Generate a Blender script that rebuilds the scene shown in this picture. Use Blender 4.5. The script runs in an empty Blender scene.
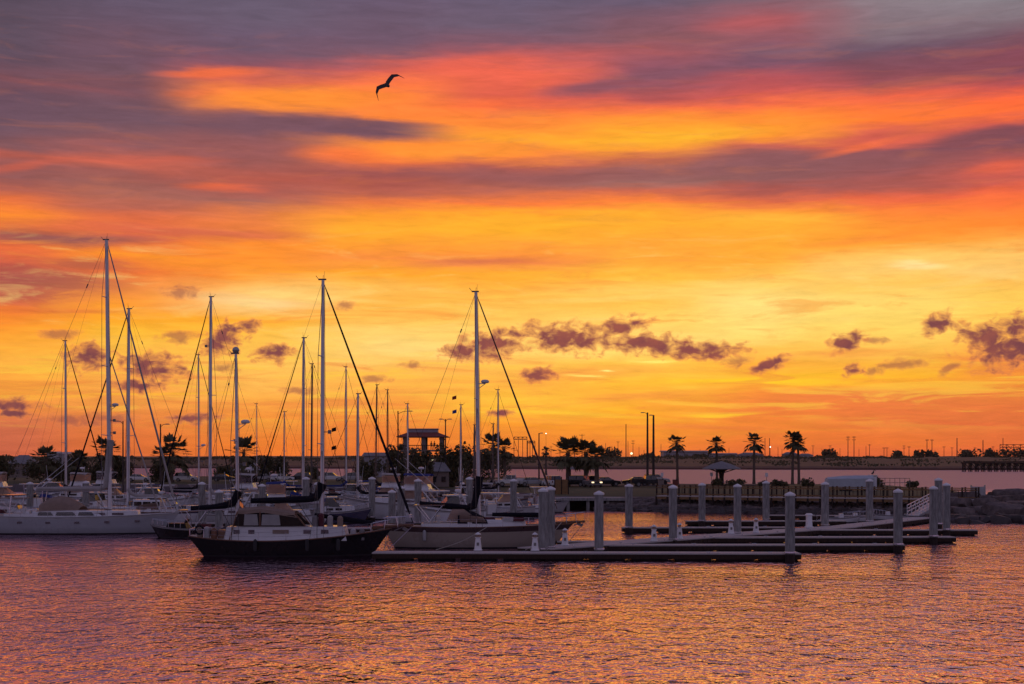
import bpy, bmesh, math, random
from mathutils import Vector, Matrix, noise as mnoise

scene = bpy.context.scene
COL = scene.collection
R = math.radians
HAZE_D = 0.00004
PI = math.pi
EYE_H = 6.6          # the photographer stands on a sea wall
FOC = 1422.0         # focal length in picture widths * 1024
HOR = 460.0          # picture row of the true horizon

# ------------------------------------------------------------------ camera
cam_data = bpy.data.cameras.new('camera')
cam = bpy.data.objects.new('camera', cam_data)
COL.objects.link(cam)
cam.location = (0, 0, EYE_H)
cam.rotation_euler = (R(90), 0, 0)
cam_data.sensor_width = 36.0
cam_data.lens = 36.0 * FOC / 1024.0
cam_data.shift_y = (HOR - 342.0) / 1024.0
cam_data.clip_start = 0.5
cam_data.clip_end = 20000.0
scene.camera = cam

scene.view_settings.view_transform = 'Standard'
scene.view_settings.look = 'None'
scene.view_settings.exposure = 0.0
scene.view_settings.gamma = 1.0
scene.view_settings.use_curve_mapping = False
scene.render.engine = 'CYCLES'
scene.cycles.use_denoising = True
scene.cycles.max_bounces = 6
scene.cycles.diffuse_bounces = 2
scene.cycles.glossy_bounces = 3
scene.cycles.transparent_max_bounces = 8
scene.cycles.volume_bounces = 0
scene.cycles.volume_step_rate = 4.0
scene.cycles.caustics_reflective = False
scene.cycles.caustics_refractive = False
scene.cycles.sample_clamp_indirect = 2.0

# ------------------------------------------------------------------ the sky at sunset (world shader, by direction only)
SUN_AZ = 4.0      # degrees right of the view axis, just at the horizon
SUN_EL = 1.0
world = bpy.data.worlds.new('World')
scene.world = world
world.use_nodes = True
NT = world.node_tree
NT.nodes.clear()
def N(t, **kw):
    n = NT.nodes.new(t)
    for k, v in kw.items(): setattr(n, k, v)
    return n
def LK(a, b): NT.links.new(a, b)
def M(op, a, b=None, c=None, clamp=False):
    n = N('ShaderNodeMath', operation=op); n.use_clamp = clamp
    for i, v in enumerate((a, b, c)):
        if v is None: continue
        if isinstance(v, (int, float)): n.inputs[i].default_value = v
        else: LK(v, n.inputs[i])
    return n.outputs[0]
def srgb(c):
    def f(v):
        v = v / 255.0
        return v / 12.92 if v <= 0.04045 else ((v + 0.055) / 1.055) ** 2.4
    return (f(c[0]), f(c[1]), f(c[2]), 1.0)
def mapr(v, a, b, c=0.0, d=1.0, smooth=False):
    n = N('ShaderNodeMapRange'); n.interpolation_type = 'SMOOTHSTEP' if smooth else 'LINEAR'
    LK(v, n.inputs[0])
    for i, x in enumerate((a, b, c, d)): n.inputs[i + 1].default_value = x
    return n.outputs[0]
def mixc(f, a, b):
    n = N('ShaderNodeMix', data_type='RGBA')
    if isinstance(f, (int, float)): n.inputs[0].default_value = f
    else: LK(f, n.inputs[0])
    for i, v in ((6, a), (7, b)):
        if isinstance(v, tuple): n.inputs[i].default_value = v
        else: LK(v, n.inputs[i])
    return n.outputs[2]

def az_of(px): return math.degrees(math.atan((px - 512.0) / FOC))
def el_of(py): return math.degrees(math.atan((HOR - py) / FOC))

tc = N('ShaderNodeTexCoord')
sep = N('ShaderNodeSeparateXYZ'); LK(tc.outputs['Generated'], sep.inputs[0])
dx, dy, dz = sep.outputs
az = M('MULTIPLY', M('ARCTAN2', dx, dy), 57.29578)
el = M('MULTIPLY', M('ARCTAN2', dz, M('SQRT', M('ADD', M('MULTIPLY', dx, dx), M('MULTIPLY', dy, dy)))), 57.29578)
cmb = N('ShaderNodeCombineXYZ'); LK(az, cmb.inputs[0]); LK(el, cmb.inputs[1])
P0 = cmb.outputs[0]
def noise_at(vec, sx, sy, detail=3.0, rough=0.5, off=0.0, rot=0.0, dist=0.0):
    mp = N('ShaderNodeMapping'); LK(vec, mp.inputs[0])
    mp.inputs['Scale'].default_value = (sx, sy, 1); mp.inputs['Location'].default_value = (off, off * 0.7, off)
    mp.inputs['Rotation'].default_value = (0, 0, rot)
    nz = N('ShaderNodeTexNoise'); nz.inputs['Scale'].default_value = 1.0
    nz.inputs['Detail'].default_value = detail; nz.inputs['Roughness'].default_value = rough
    nz.inputs['Distortion'].default_value = dist
    LK(mp.outputs[0], nz.inputs['Vector'])
    return nz.outputs['Fac']
streak = noise_at(P0, 0.11, 0.9, 4.0, 0.55, 3.1, R(2))
fine = noise_at(P0, 0.35, 2.6, 4.0, 0.6, 11.7, R(3), 0.4)
swirl = noise_at(P0, 0.22, 0.30, 2.0, 0.5, 21.0)
# streaks shift the rows of the cloud deck up and down
vwarp = M('ADD', M('ADD', el, M('MULTIPLY', M('SUBTRACT', streak, 0.5), 1.0)), M('MULTIPLY', M('SUBTRACT', fine, 0.5), 0.55))
uwarp = M('ADD', az, M('MULTIPLY', M('SUBTRACT', swirl, 0.5), 4.0))
ufac = mapr(uwarp, az_of(0), az_of(1024))

XS = [0, 128, 256, 384, 512, 640, 768, 896, 1024]
ROWS = [
 (-40,[(82,74,96),(88,80,104),(92,84,108),(94,86,110),(96,88,112),(100,90,112),(112,102,116),(128,122,130),(135,130,138)]),
 (0,  [(84,72,92),(94,82,104),(98,86,108),(100,84,108),(100,88,112),(100,85,108),(115,95,110),(140,128,136),(150,145,150)]),
 (22, [(86,72,90),(98,82,104),(102,88,110),(104,84,106),(104,88,110),(122,84,100),(158,88,98),(134,118,128),(138,132,140)]),
 (42, [(88,73,91),(104,80,100),(104,85,108),(108,83,105),(125,84,102),(132,84,96),(150,86,98),(130,112,122),(126,110,120)]),
 (58, [(91,74,92),(109,79,97),(106,82,104),(130,84,100),(190,90,92),(165,86,94),(115,84,106),(106,82,102),(116,80,96)]),
 (72, [(93,74,92),(108,78,96),(140,82,98),(220,96,82),(238,100,78),(140,80,98),(118,78,100),(122,73,90),(130,70,88)]),
 (85, [(98,74,92),(110,78,93),(210,98,78),(255,120,65),(228,96,75),(140,80,95),(180,80,88),(128,72,88),(134,70,86)]),
 (97, [(115,75,88),(122,78,90),(252,130,58),(255,132,55),(220,92,74),(190,84,82),(205,86,82),(148,75,85),(128,70,88)]),
 (108,[(112,74,88),(118,78,91),(254,138,56),(255,130,56),(250,110,62),(240,108,68),(246,108,68),(240,100,70),(200,82,78)]),
 (119,[(102,73,91),(114,79,93),(200,110,75),(255,132,55),(255,132,55),(255,140,54),(255,130,54),(255,118,54),(255,102,58)]),
 (131,[(104,76,94),(112,80,95),(118,80,94),(255,135,55),(255,140,52),(255,166,44),(255,150,46),(255,120,50),(255,110,55)]),
 (143,[(108,78,94),(122,82,93),(138,84,90),(255,140,52),(255,148,50),(255,176,42),(255,148,48),(215,95,75),(205,85,76)]),
 (153,[(114,80,93),(140,86,92),(150,86,88),(255,140,52),(250,135,55),(250,150,54),(205,98,80),(222,96,76),(125,72,86)]),
 (163,[(130,82,88),(170,92,88),(150,85,85),(235,112,62),(180,88,78),(200,105,74),(145,88,92),(140,80,90),(122,72,87)]),
 (173,[(180,90,80),(200,98,80),(165,86,80),(160,80,80),(150,82,85),(142,90,94),(136,86,92),(145,82,88),(160,80,82)]),
 (184,[(150,86,86),(158,88,84),(182,88,76),(166,82,76),(164,90,84),(155,104,100),(136,85,90),(162,84,84),(208,90,76)]),
 (194,[(145,86,86),(155,92,86),(172,92,84),(190,96,74),(205,106,76),(196,98,78),(172,85,80),(168,85,80),(196,86,80)]),
 (204,[(180,93,78),(168,98,88),(165,100,90),(235,120,62),(252,124,58),(250,128,58),(222,104,70),(232,98,68),(232,98,66)]),
 (216,[(240,115,55),(200,102,78),(225,120,68),(255,155,46),(255,165,42),(255,170,46),(252,150,52),(250,125,56),(250,112,58)]),
 (230,[(255,140,45),(228,108,66),(238,126,62),(255,170,45),(255,175,42),(255,172,46),(255,172,50),(255,140,52),(255,132,52)]),
 (240,[(225,115,58),(218,100,70),(225,115,66),(255,162,46),(255,170,50),(255,165,52),(255,170,52),(255,145,48),(255,135,48)]),
 (250,[(165,85,75),(235,115,60),(255,140,48),(255,155,50),(250,145,58),(255,165,58),(255,168,52),(255,160,56),(255,170,70)]),
 (262,[(238,108,60),(252,145,44),(255,145,46),(246,140,62),(232,124,70),(255,168,58),(255,170,56),(255,195,95),(255,195,100)]),
 (276,[(192,86,70),(235,112,55),(255,156,48),(255,165,46),(255,170,50),(255,188,64),(255,190,78),(255,205,110),(255,198,104)]),
 (291,[(180,86,75),(248,138,58),(255,198,108),(255,186,82),(255,184,72),(255,202,96),(255,210,108),(255,198,92),(255,190,86)]),
 (306,[(190,88,74),(252,152,52),(255,204,128),(255,182,72),(255,190,80),(255,196,82),(255,222,126),(255,214,108),(255,202,88)]),
 (320,[(242,122,52),(255,165,40),(255,178,54),(255,195,88),(255,198,90),(255,208,100),(255,222,122),(255,216,106),(255,206,90)]),
 (335,[(252,145,46),(255,186,54),(255,192,74),(255,210,112),(255,208,104),(255,218,112),(255,220,116),(255,214,100),(255,202,86)]),
 (350,[(255,165,52),(255,190,70),(255,196,82),(255,214,118),(255,212,108),(255,216,106),(255,195,84),(255,200,88),(255,178,72)]),
 (368,[(255,180,68),(255,176,74),(255,195,88),(255,192,90),(255,190,78),(255,195,68),(250,172,62),(250,180,64),(242,145,62)]),
 (382,[(255,172,64),(252,170,72),(255,186,84),(255,184,78),(250,170,70),(255,192,58),(255,195,48),(255,182,48),(245,150,55)]),
 (396,[(250,158,62),(246,160,70),(255,176,74),(250,166,70),(255,192,62),(250,172,58),(244,140,58),(238,130,64),(236,132,60)]),
 (412,[(238,138,66),(240,148,68),(250,160,64),(246,152,60),(255,188,58),(255,180,46),(242,128,60),(234,120,62),(230,116,60)]),
 (428,[(216,112,74),(235,126,60),(245,142,55),(240,132,55),(252,154,48),(252,158,44),(244,136,52),(236,122,58),(230,116,58)]),
 (444,[(208,104,70),(228,114,52),(244,128,44),(238,124,48),(244,134,48),(242,132,48),(238,122,50),(240,120,50),(232,110,54)]),
 (460,[(205,96,66),(218,104,54),(238,116,46),(230,110,50),(232,110,52),(228,106,54),(225,100,56),(228,100,56),(222,96,58)]),
]
col = None
prev = None
for (py, cs) in ROWS:
    r = N('ShaderNodeValToRGB'); LK(ufac, r.inputs[0]); cr = r.color_ramp
    cr.interpolation = 'EASE'
    pos = [(az_of(x) - az_of(0)) / (az_of(1024) - az_of(0)) for x in XS]
    while len(cr.elements) < len(XS): cr.elements.new(0.5)
    for e, p, c in zip(cr.elements, pos, cs): e.position = p
    for e, p, c in zip(cr.elements, pos, cs): e.position = p; e.color = srgb(c)
    if col is None: col = r.outputs[0]
    else: col = mixc(mapr(vwarp, el_of(prev), el_of(py)), col, r.outputs[0])
    prev = py

# long lens-shaped and streaky clouds: (px, py, half-width, half-height, tilt in degrees, softness, opacity, colour)
wv = N('ShaderNodeCombineXYZ'); LK(M('ADD', az, M('MULTIPLY', M('SUBTRACT', streak, 0.5), 1.2)), wv.inputs[0])
LK(M('ADD', el, M('ADD', M('MULTIPLY', M('SUBTRACT', streak, 0.5), 0.35), M('MULTIPLY', M('SUBTRACT', fine, 0.5), 0.35))), wv.inputs[1])
PW = wv.outputs[0]
D2 = 57.29578 / FOC
def stroke(col, vec, px, py, hw, hh, tilt, soft, op, c):
    mp = N('ShaderNodeMapping', vector_type='TEXTURE'); LK(vec, mp.inputs[0])
    mp.inputs['Location'].default_value = (az_of(px), el_of(py), 0)
    mp.inputs['Rotation'].default_value = (0, 0, R(tilt))
    mp.inputs['Scale'].default_value = (hw * D2, hh * D2, 1)
    ln = N('ShaderNodeVectorMath', operation='LENGTH'); LK(mp.outputs[0], ln.inputs[0])
    m = mapr(ln.outputs['Value'], 1.0, 1.0 - soft, 0.0, op, True)
    return mixc(m, col, srgb(c))
STROKES = [
 (330,128,140,11,-1,.6,.9,(116,78,92)), (365,132,125,12, -2,.75,1.0,(112,76,92)), (250,126,110,16,0,.9,.75,(116,79,94)), (90,125,150,16,0,.9,.6,(108,78,94)),
 (300,103,105,17,2,.7,.9,(255,142,50)), (215,81,75,7,4,.8,.95,(240,108,66)), (195,103,40,9,6,.9,.5,(235,110,66)),
 (590,89,75,9,4,.8,.75,(122,78,98)), (660,78,110,10,6,.9,.6,(125,80,100)), (470,64,90,14,3,.9,.5,(240,100,78)),
 (560,140,190,12,-3,.9,.6,(255,172,42)), (440,152,150,9,1,.9,.5,(255,152,50)), (345,156,70,12,0,.9,.8,(255,118,58)),
 (225,192,60,6,0,.9,.85,(232,102,64)), (140,170,130,5,3,.9,.6,(205,95,76)), (20,183,70,6,12,.9,.7,(200,92,74)),
 (60,103,110,5,-4,.9,.45,(145,80,86)), (540,174,240,14,-1,.85,.6,(146,86,88)), (800,168,190,18,-3,.85,.65,(134,82,90)),
 (985,152,110,11,8,.8,.85,(116,70,85)), (880,145,70,8,6,.85,.75,(205,88,78)), (860,156,60,6,10,.9,.7,(238,108,66)),
 (1000,182,40,8,5,.9,.7,(228,96,70)), (745,30,80,11,2,.9,.5,(192,88,90)), (640,84,60,5,2,.9,.4,(170,80,88)),
 (700,140,110,9,3,.9,.6,(255,182,44)), (770,222,110,10,-2,.9,.5,(255,192,62)), (480,222,180,10,1,.9,.4,(255,180,46)),
 (70,250,125,9,3,.85,.85,(140,82,84)), (60,290,110,20,-2,.9,.7,(158,82,78)), (120,215,140,9,1,.9,.45,(165,96,88)), (90,272,70,7,-2,.9,.6,(160,80,76)),
 (470,262,90,6,3,.9,.65,(218,116,78)), (200,236,130,7,-1,.9,.5,(200,94,76)), (240,302,90,9,-4,.9,.55,(255,214,146)),
 (916,273,42,5,-3,.9,.9,(255,226,150)), (985,282,60,8,-2,.9,.4,(255,214,130)), (730,287,70,6,-5,.9,.4,(255,224,120)),
 (60,318,90,4,2,.9,.55,(210,100,60)), (60,394,110,3.0,-1,.9,.5,(225,130,60)), (140,396,150,2.2,2,.9,.55,(255,190,50)),
 (600,371,120,8,2,.9,.5,(240,150,75)), (850,356,90,6,1,.9,.6,(240,150,70)), (770,384,140,5,-2,.9,.75,(255,208,44)),
 (560,413,150,4,-4,.9,.8,(255,200,56)), (640,396,80,5,3,.9,.5,(235,145,65)), (720,415,60,3.4,2,.9,.9,(255,200,48)),
 (590,374,30,2.2,-3,.9,.9,(255,232,110)), (610,370,12,1.6,0,.9,.9,(255,238,130)), (655,362,30,2.2,-2,.9,.9,(255,228,110)),
 (550,427,90,3,-3,.9,.6,(255,160,40)), (850,398,150,6,1,.9,.5,(232,122,66)), (960,425,120,4,-2,.9,.5,(238,110,60)),
 (800,432,170,3,1,.9,.4,(250,150,50)), (940,411,90,3,-2,.9,.5,(245,140,60)), (690,428,120,4,-1,.9,.4,(232,118,66)),
 (420,316,150,5,-2,.9,.4,(250,172,74)), (330,300,100,5,-3,.9,.4,(255,214,120)), (600,300,130,5,2,.9,.45,(255,214,112)),
 (420,350,90,14,0,.9,.4,(255,220,130)), (520,290,160,6,3,.9,.4,(250,168,66)), (860,246,80,5,4,.9,.4,(246,130,56)),
]
for s in STROKES: col = stroke(col, PW, *s)

# faint fibrous brightness texture over the whole deck
fib = noise_at(P0, 0.5, 3.6, 6.0, 0.65, 37.0, R(-2), 0.6)
fibv = mapr(fib, 0.25, 0.75, 0.86, 1.15)
bs = N('ShaderNodeVectorMath', operation='SCALE'); LK(col, bs.inputs[0]); LK(fibv, bs.inputs['Scale'])
col = bs.outputs[0]
# yellow cracks of brighter light low in the west
crk = noise_at(P0, 0.16, 2.2, 5.0, 0.6, 71.0, R(-1.5), 1.0)
lowm = M('MULTIPLY', mapr(el, el_of(440), el_of(400), 0, 1, True), mapr(el, el_of(340), el_of(370), 0, 1, True))
col = mixc(M('MULTIPLY', M('MULTIPLY', mapr(crk, 0.52, 0.68, 0, 1, True), lowm), 0.55), col, srgb((255, 205, 70)))
col = mixc(M('MULTIPLY', M('MULTIPLY', mapr(crk, 0.48, 0.32, 0, 1, True), lowm), 0.45), col, srgb((228, 118, 62)))

crk2 = noise_at(P0, 0.20, 1.5, 6.0, 0.62, 131.0, R(-3), 0.8)
midm = M('MULTIPLY', mapr(el, el_of(360), el_of(320), 0, 1, True), mapr(el, el_of(225), el_of(262), 0, 1, True))
col = mixc(M('MULTIPLY', M('MULTIPLY', mapr(crk2, 0.54, 0.72, 0, 1, True), midm), 0.4), col, srgb((255, 222, 128)))
col = mixc(M('MULTIPLY', M('MULTIPLY', mapr(crk2, 0.47, 0.32, 0, 1, True), midm), 0.5), col, srgb((244, 146, 60)))
upm = M('MULTIPLY', mapr(el, el_of(235), el_of(205), 0, 1, True), mapr(el, el_of(30), el_of(60), 0, 1, True))
col = mixc(M('MULTIPLY', M('MULTIPLY', mapr(crk2, 0.52, 0.70, 0, 1, True), upm), 0.10), col, srgb((255, 138, 66)))
col = mixc(M('MULTIPLY', M('MULTIPLY', mapr(crk2, 0.48, 0.30, 0, 1, True), upm), 0.16), col, srgb((128, 80, 92)))
# small cumulus puffs in front of the deck, ragged edges
puffn = noise_at(P0, 1.8, 2.7, 6.0, 0.56, 55.0, 0, 0.35)
puffn2 = noise_at(P0, 1.0, 1.5, 4.0, 0.6, 91.0, 0, 0.2)
puffc = mixc(mapr(puffn2, 0.35, 0.65), srgb((116, 64, 74)), srgb((146, 80, 74)))
def puff_dist(px, py, hw, hh, tilt=0.0):
    mp = N('ShaderNodeMapping', vector_type='TEXTURE'); LK(P0, mp.inputs[0])
    mp.inputs['Location'].default_value = (az_of(px), el_of(py), 0)
    mp.inputs['Rotation'].default_value = (0, 0, R(tilt))
    mp.inputs['Scale'].default_value = (hw * D2, hh * D2, 1)
    ln = N('ShaderNodeVectorMath', operation='LENGTH'); LK(mp.outputs[0], ln.inputs[0])
    return ln.outputs['Value']
PUFFS = [
 (88,362,21,13,0,.85),(152,370,32,13,-8,.8),(140,388,24,7,0,.7),(14,408,24,7,0,.85),(12,416,22,4,0,.7),(222,344,20,14,20,.9),(240,330,22,6,8,.8),
 (180,296,18,6,0,.5),(180,340,18,6,0,.4),(272,355,20,8,5,.8),(225,370,12,5,0,.6),(195,420,30,5,0,.7),(75,422,34,6,0,.55),(110,420,26,5,0,.5),
 (462,352,18,8,0,.85),(494,345,30,14,12,.95),(565,338,46,14,-4,1),(620,328,28,9,10,.9),(645,344,56,10,-3,.95),(695,351,46,9,-2,.9),
 (538,375,18,7,0,.85),(545,372,10,6,0,.6),(412,366,12,5,0,.6),(466,340,8,5,0,.5),(500,413,14,3.5,0,.7),(345,306,12,4,0,.6),
 (770,366,20,6,18,.85),(735,362,16,6,0,.5),(845,345,18,9,15,.85),(876,344,12,3.5,0,.6),(938,329,15,9,25,.85),(855,373,10,6,20,.7),(875,374,12,5,0,.6),(900,368,24,5,5,.6),
 (985,344,26,13,-15,.95),(1008,356,36,19,0,.95),(1016,334,18,12,0,.9),(950,372,16,4,30,.5),(1040,350,30,20,0,.95),
 (60,340,20,5,0,.35),(300,392,18,4,0,.4),(375,380,14,4,0,.35),(740,232,1,1,0,0.0)]
for lo_, hi_, op in ((0.0, 0.62, 0.55), (0.62, 1.1, 1.0)):
    dmin = None
    for q in PUFFS[:-1]:
        if lo_ <= q[5] < hi_:
            d_ = puff_dist(*q[:5]); dmin = d_ if dmin is None else M('MINIMUM', dmin, d_)
    v = M('ADD', dmin, M('MULTIPLY', M('SUBTRACT', puffn, 0.5), 3.0))
    col = mixc(mapr(v, 1.35, 0.85, 0.0, op * 0.55, True), col, srgb((232, 134, 78)))
    col = mixc(mapr(v, 1.12, 0.2, 0.0, op, True), col, puffc)

# outside the glow: dim violet-blue dusk above, to the sides and behind
dusk_hi = srgb((106, 106, 140)); dusk_lo = srgb((152, 138, 162))
dusk = mixc(mapr(el, 0, 55, 0, 1, True), dusk_lo, dusk_hi)
cl2 = noise_at(P0, 0.04, 0.12, 5.0, 0.55, 5.0)
dusk = mixc(mapr(cl2, 0.4, 0.65, 0.0, 0.5, True), dusk, srgb((84, 74, 100)))
absaz = M('ABSOLUTE', az)
side = mapr(absaz, 24.0, 75.0, 0, 1, True)
up = mapr(el, 20.0, 48.0, 0, 1, True)
col = mixc(up, col, srgb((92, 76, 110)))
col = mixc(side, col, dusk)
# below the horizon (seen by nothing but the underside of things): sea colour
col = mixc(mapr(el, -0.6, -4.0, 0, 1, True), col, srgb((60, 45, 60)))

sky = N('ShaderNodeTexSky', sky_type='NISHITA'); sky.sun_disc = False
sky.sun_elevation = R(SUN_EL); sky.sun_rotation = R(SUN_AZ)
sky.air_density = 1.5; sky.dust_density = 2.0
bg1 = N('ShaderNodeBackground'); LK(sky.outputs[0], bg1.inputs[0]); bg1.inputs[1].default_value = 0.008
bg2 = N('ShaderNodeBackground'); LK(col, bg2.inputs[0]); bg2.inputs[1].default_value = 1.0
addn = N('ShaderNodeAddShader'); LK(bg1.outputs[0], addn.inputs[0]); LK(bg2.outputs[0], addn.inputs[1])
wo = N('ShaderNodeOutputWorld'); LK(addn.outputs[0], wo.inputs[0])
world.cycles.sampling_method = 'MANUAL'
world.cycles.sample_map_resolution = 512

sun_data = bpy.data.lights.new('sun', 'SUN')
sun = bpy.data.objects.new('sun', sun_data); COL.objects.link(sun)
sun_data.energy = 0.025; sun_data.angle = R(60.0); sun_data.color = (1.0, 0.50, 0.22)
_d = Vector((math.sin(R(SUN_AZ)) * math.cos(R(SUN_EL + 7)), math.cos(R(SUN_AZ)) * math.cos(R(SUN_EL + 7)), math.sin(R(SUN_EL + 7))))
sun.rotation_euler = _d.to_track_quat('Z', 'Y').to_euler()
sun.location = (0, 0, 60)
# ================================================================== helpers
def new_mat(name, base=(0.5, 0.5, 0.5), rough=0.6, metal=0.0, spec=None, nscale=None, namt=0.25, bump=0.0, stretch=None, base2=None):
    m = bpy.data.materials.new(name); m.use_nodes = True
    nt = m.node_tree; b = nt.nodes['Principled BSDF']
    b.inputs['Base Color'].default_value = (*base, 1); b.inputs['Roughness'].default_value = rough
    b.inputs['Metallic'].default_value = metal
    if spec is not None: b.inputs['Specular IOR Level'].default_value = spec
    if nscale:
        t = nt.nodes.new('ShaderNodeTexCoord'); mp = nt.nodes.new('ShaderNodeMapping')
        nt.links.new(t.outputs['Object'], mp.inputs[0])
        if stretch: mp.inputs['Scale'].default_value = stretch
        nz = nt.nodes.new('ShaderNodeTexNoise'); nz.inputs['Scale'].default_value = nscale; nz.inputs['Detail'].default_value = 5
        nz.inputs['Roughness'].default_value = 0.6
        nt.links.new(mp.outputs[0], nz.inputs['Vector'])
        r = nt.nodes.new('ShaderNodeValToRGB'); nt.links.new(nz.outputs['Fac'], r.inputs[0])
        b2 = base2 or tuple(min(1, c * (1 + namt)) for c in base)
        lo = tuple(c * (1 - namt) for c in base) if base2 is None else base
        r.color_ramp.elements[0].position = 0.3; r.color_ramp.elements[0].color = (*lo, 1)
        r.color_ramp.elements[1].position = 0.7; r.color_ramp.elements[1].color = (*b2, 1)
        nt.links.new(r.outputs[0], b.inputs['Base Color'])
        rr = nt.nodes.new('ShaderNodeMapRange'); nt.links.new(nz.outputs['Fac'], rr.inputs[0])
        rr.inputs[1].default_value = 0.3; rr.inputs[2].default_value = 0.7
        rr.inputs[3].default_value = max(0.02, rough - 0.12); rr.inputs[4].default_value = min(1, rough + 0.12)
        nt.links.new(rr.outputs[0], b.inputs['Roughness'])
        if bump:
            bp = nt.nodes.new('ShaderNodeBump'); bp.inputs['Strength'].default_value = bump; bp.inputs['Distance'].default_value = 0.05
            nt.links.new(nz.outputs['Fac'], bp.inputs['Height']); nt.links.new(bp.outputs[0], b.inputs['Normal'])
    return m

def at(px, py, z=0.0):
    """ground point (height z) seen at that picture position"""
    Y = (EYE_H - z) * FOC / (py - HOR)
    return Vector(((px - 512.0) / FOC * Y, Y, z))
def on(px, Y, z=0.0): return Vector(((px - 512.0) / FOC * Y, Y, z))
def zof(py, Y): return EYE_H - (py - HOR) * Y / FOC

class MB:
    """collects shapes, links them as one mesh"""
    def __init__(s): s.v = []; s.f = []; s.mi = []
    def add(s, vs, fs, mi=0):
        o = len(s.v); s.v += [tuple(v) for v in vs]
        for f in fs: s.f.append(tuple(o + i for i in f)); s.mi.append(mi)
        return s
    def box(s, c, size, rz=0.0, taper=1.0, mi=0, ry=0.0):
        hx, hy, hz = size[0] / 2, size[1] / 2, size[2] / 2
        vs = []
        for z, k in ((-hz, 1), (hz, taper)):
            for x, y in ((-hx, -hy), (hx, -hy), (hx, hy), (-hx, hy)):
                p = Vector((x * k, y * k, z))
                if ry: p.rotate(Matrix.Rotation(ry, 3, 'Y'))
                if rz: p.rotate(Matrix.Rotation(rz, 3, 'Z'))
                vs.append(p + Vector(c))
        return s.add(vs, [(3, 2, 1, 0), (4, 5, 6, 7), (0, 1, 5, 4), (1, 2, 6, 5), (2, 3, 7, 6), (3, 0, 4, 7)], mi)
    def tube(s, pts, r, n=6, mi=0, cap=True):
        pts = [Vector(p) for p in pts]
        rs = r if isinstance(r, (list, tuple)) else [r] * len(pts)
        vs = []; m = len(pts)
        up = Vector((0.0123, 0.031, 1)).normalized()
        for i, p in enumerate(pts):
            d = (pts[min(i + 1, m - 1)] - pts[max(i - 1, 0)])
            if d.length < 1e-9: d = Vector((0, 0, 1))
            d.normalize()
            a = d.cross(up)
            if a.length < 0.05: a = d.cross(Vector((1, 0, 0)))
            a.normalize(); b = d.cross(a)
            for k in range(n):
                t = 2 * PI * k / n
                vs.append(p + (a * math.cos(t) + b * math.sin(t)) * rs[i])
        fs = [(i * n + k, i * n + (k + 1) % n, (i + 1) * n + (k + 1) % n, (i + 1) * n + k) for i in range(m - 1) for k in range(n)]
        if cap: fs += [tuple(range(n - 1, -1, -1)), tuple((m - 1) * n + k for k in range(n))]
        return s.add(vs, fs, mi)
    def lathe(s, c, prof, n=12, mi=0, rot=0.0):
        vs = []
        for (r, z) in prof:
            for k in range(n):
                t = 2 * PI * k / n + rot
                vs.append((c[0] + r * math.cos(t), c[1] + r * math.sin(t), c[2] + z))
        m = len(prof)
        fs = [(i * n + k, i * n + (k + 1) % n, (i + 1) * n + (k + 1) % n, (i + 1) * n + k) for i in range(m - 1) for k in range(n)]
        fs += [tuple(range(n - 1, -1, -1)), tuple((m - 1) * n + k for k in range(n))]
        return s.add(vs, fs, mi)
    def loft(s, rings, closed=False, mi=0, cap=(False, False), mis=None):
        n = len(rings[0]); vs = [p for r in rings for p in r]; o = len(s.v)
        s.v += [tuple(v) for v in vs]
        for i in range(len(rings) - 1):
            for k in range(n if closed else n - 1):
                k2 = (k + 1) % n
                s.f.append((o + i * n + k, o + i * n + k2, o + (i + 1) * n + k2, o + (i + 1) * n + k)); s.mi.append(mis[k] if mis else mi)
        if cap[0]: s.f.append(tuple(o + k for k in range(n - 1, -1, -1))); s.mi.append(mi)
        if cap[1]: s.f.append(tuple(o + (len(rings) - 1) * n + k for k in range(n))); s.mi.append(mi)
        return s
    def prism(s, outline, y0, y1, mi=0, axis='y'):
        """outline in x,z extruded along y (or x,y along z)"""
        n = len(outline)
        if axis == 'y': vs = [(x, y0, z) for x, z in outline] + [(x, y1, z) for x, z in outline]
        else: vs = [(x, y, y0) for x, y in outline] + [(x, y, y1) for x, y in outline]
        fs = [tuple(range(n)), tuple(range(2 * n - 1, n - 1, -1))] + [(k, (k + 1) % n, n + (k + 1) % n, n + k) for k in range(n)]
        return s.add(vs, fs, mi)
    def build(s, name, mats, parent=None, smooth=False, loc=None):
        me = bpy.data.meshes.new(name); me.from_pydata(s.v, [], s.f)
        if not isinstance(mats, (list, tuple)): mats = [mats]
        for m in mats: me.materials.append(m)
        me.polygons.foreach_set('material_index', s.mi)
        if smooth: me.polygons.foreach_set('use_smooth', [True] * len(s.f))
        bm = bmesh.new(); bm.from_mesh(me); bmesh.ops.recalc_face_normals(bm, faces=bm.faces); bm.to_mesh(me); bm.free()
        if smooth:
            try: me.set_sharp_from_angle(angle=R(38))
            except Exception: pass
        me.update()
        o = bpy.data.objects.new(name, me); COL.objects.link(o)
        if parent: o.parent = parent
        if loc is not None: o.location = loc
        return o

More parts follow.
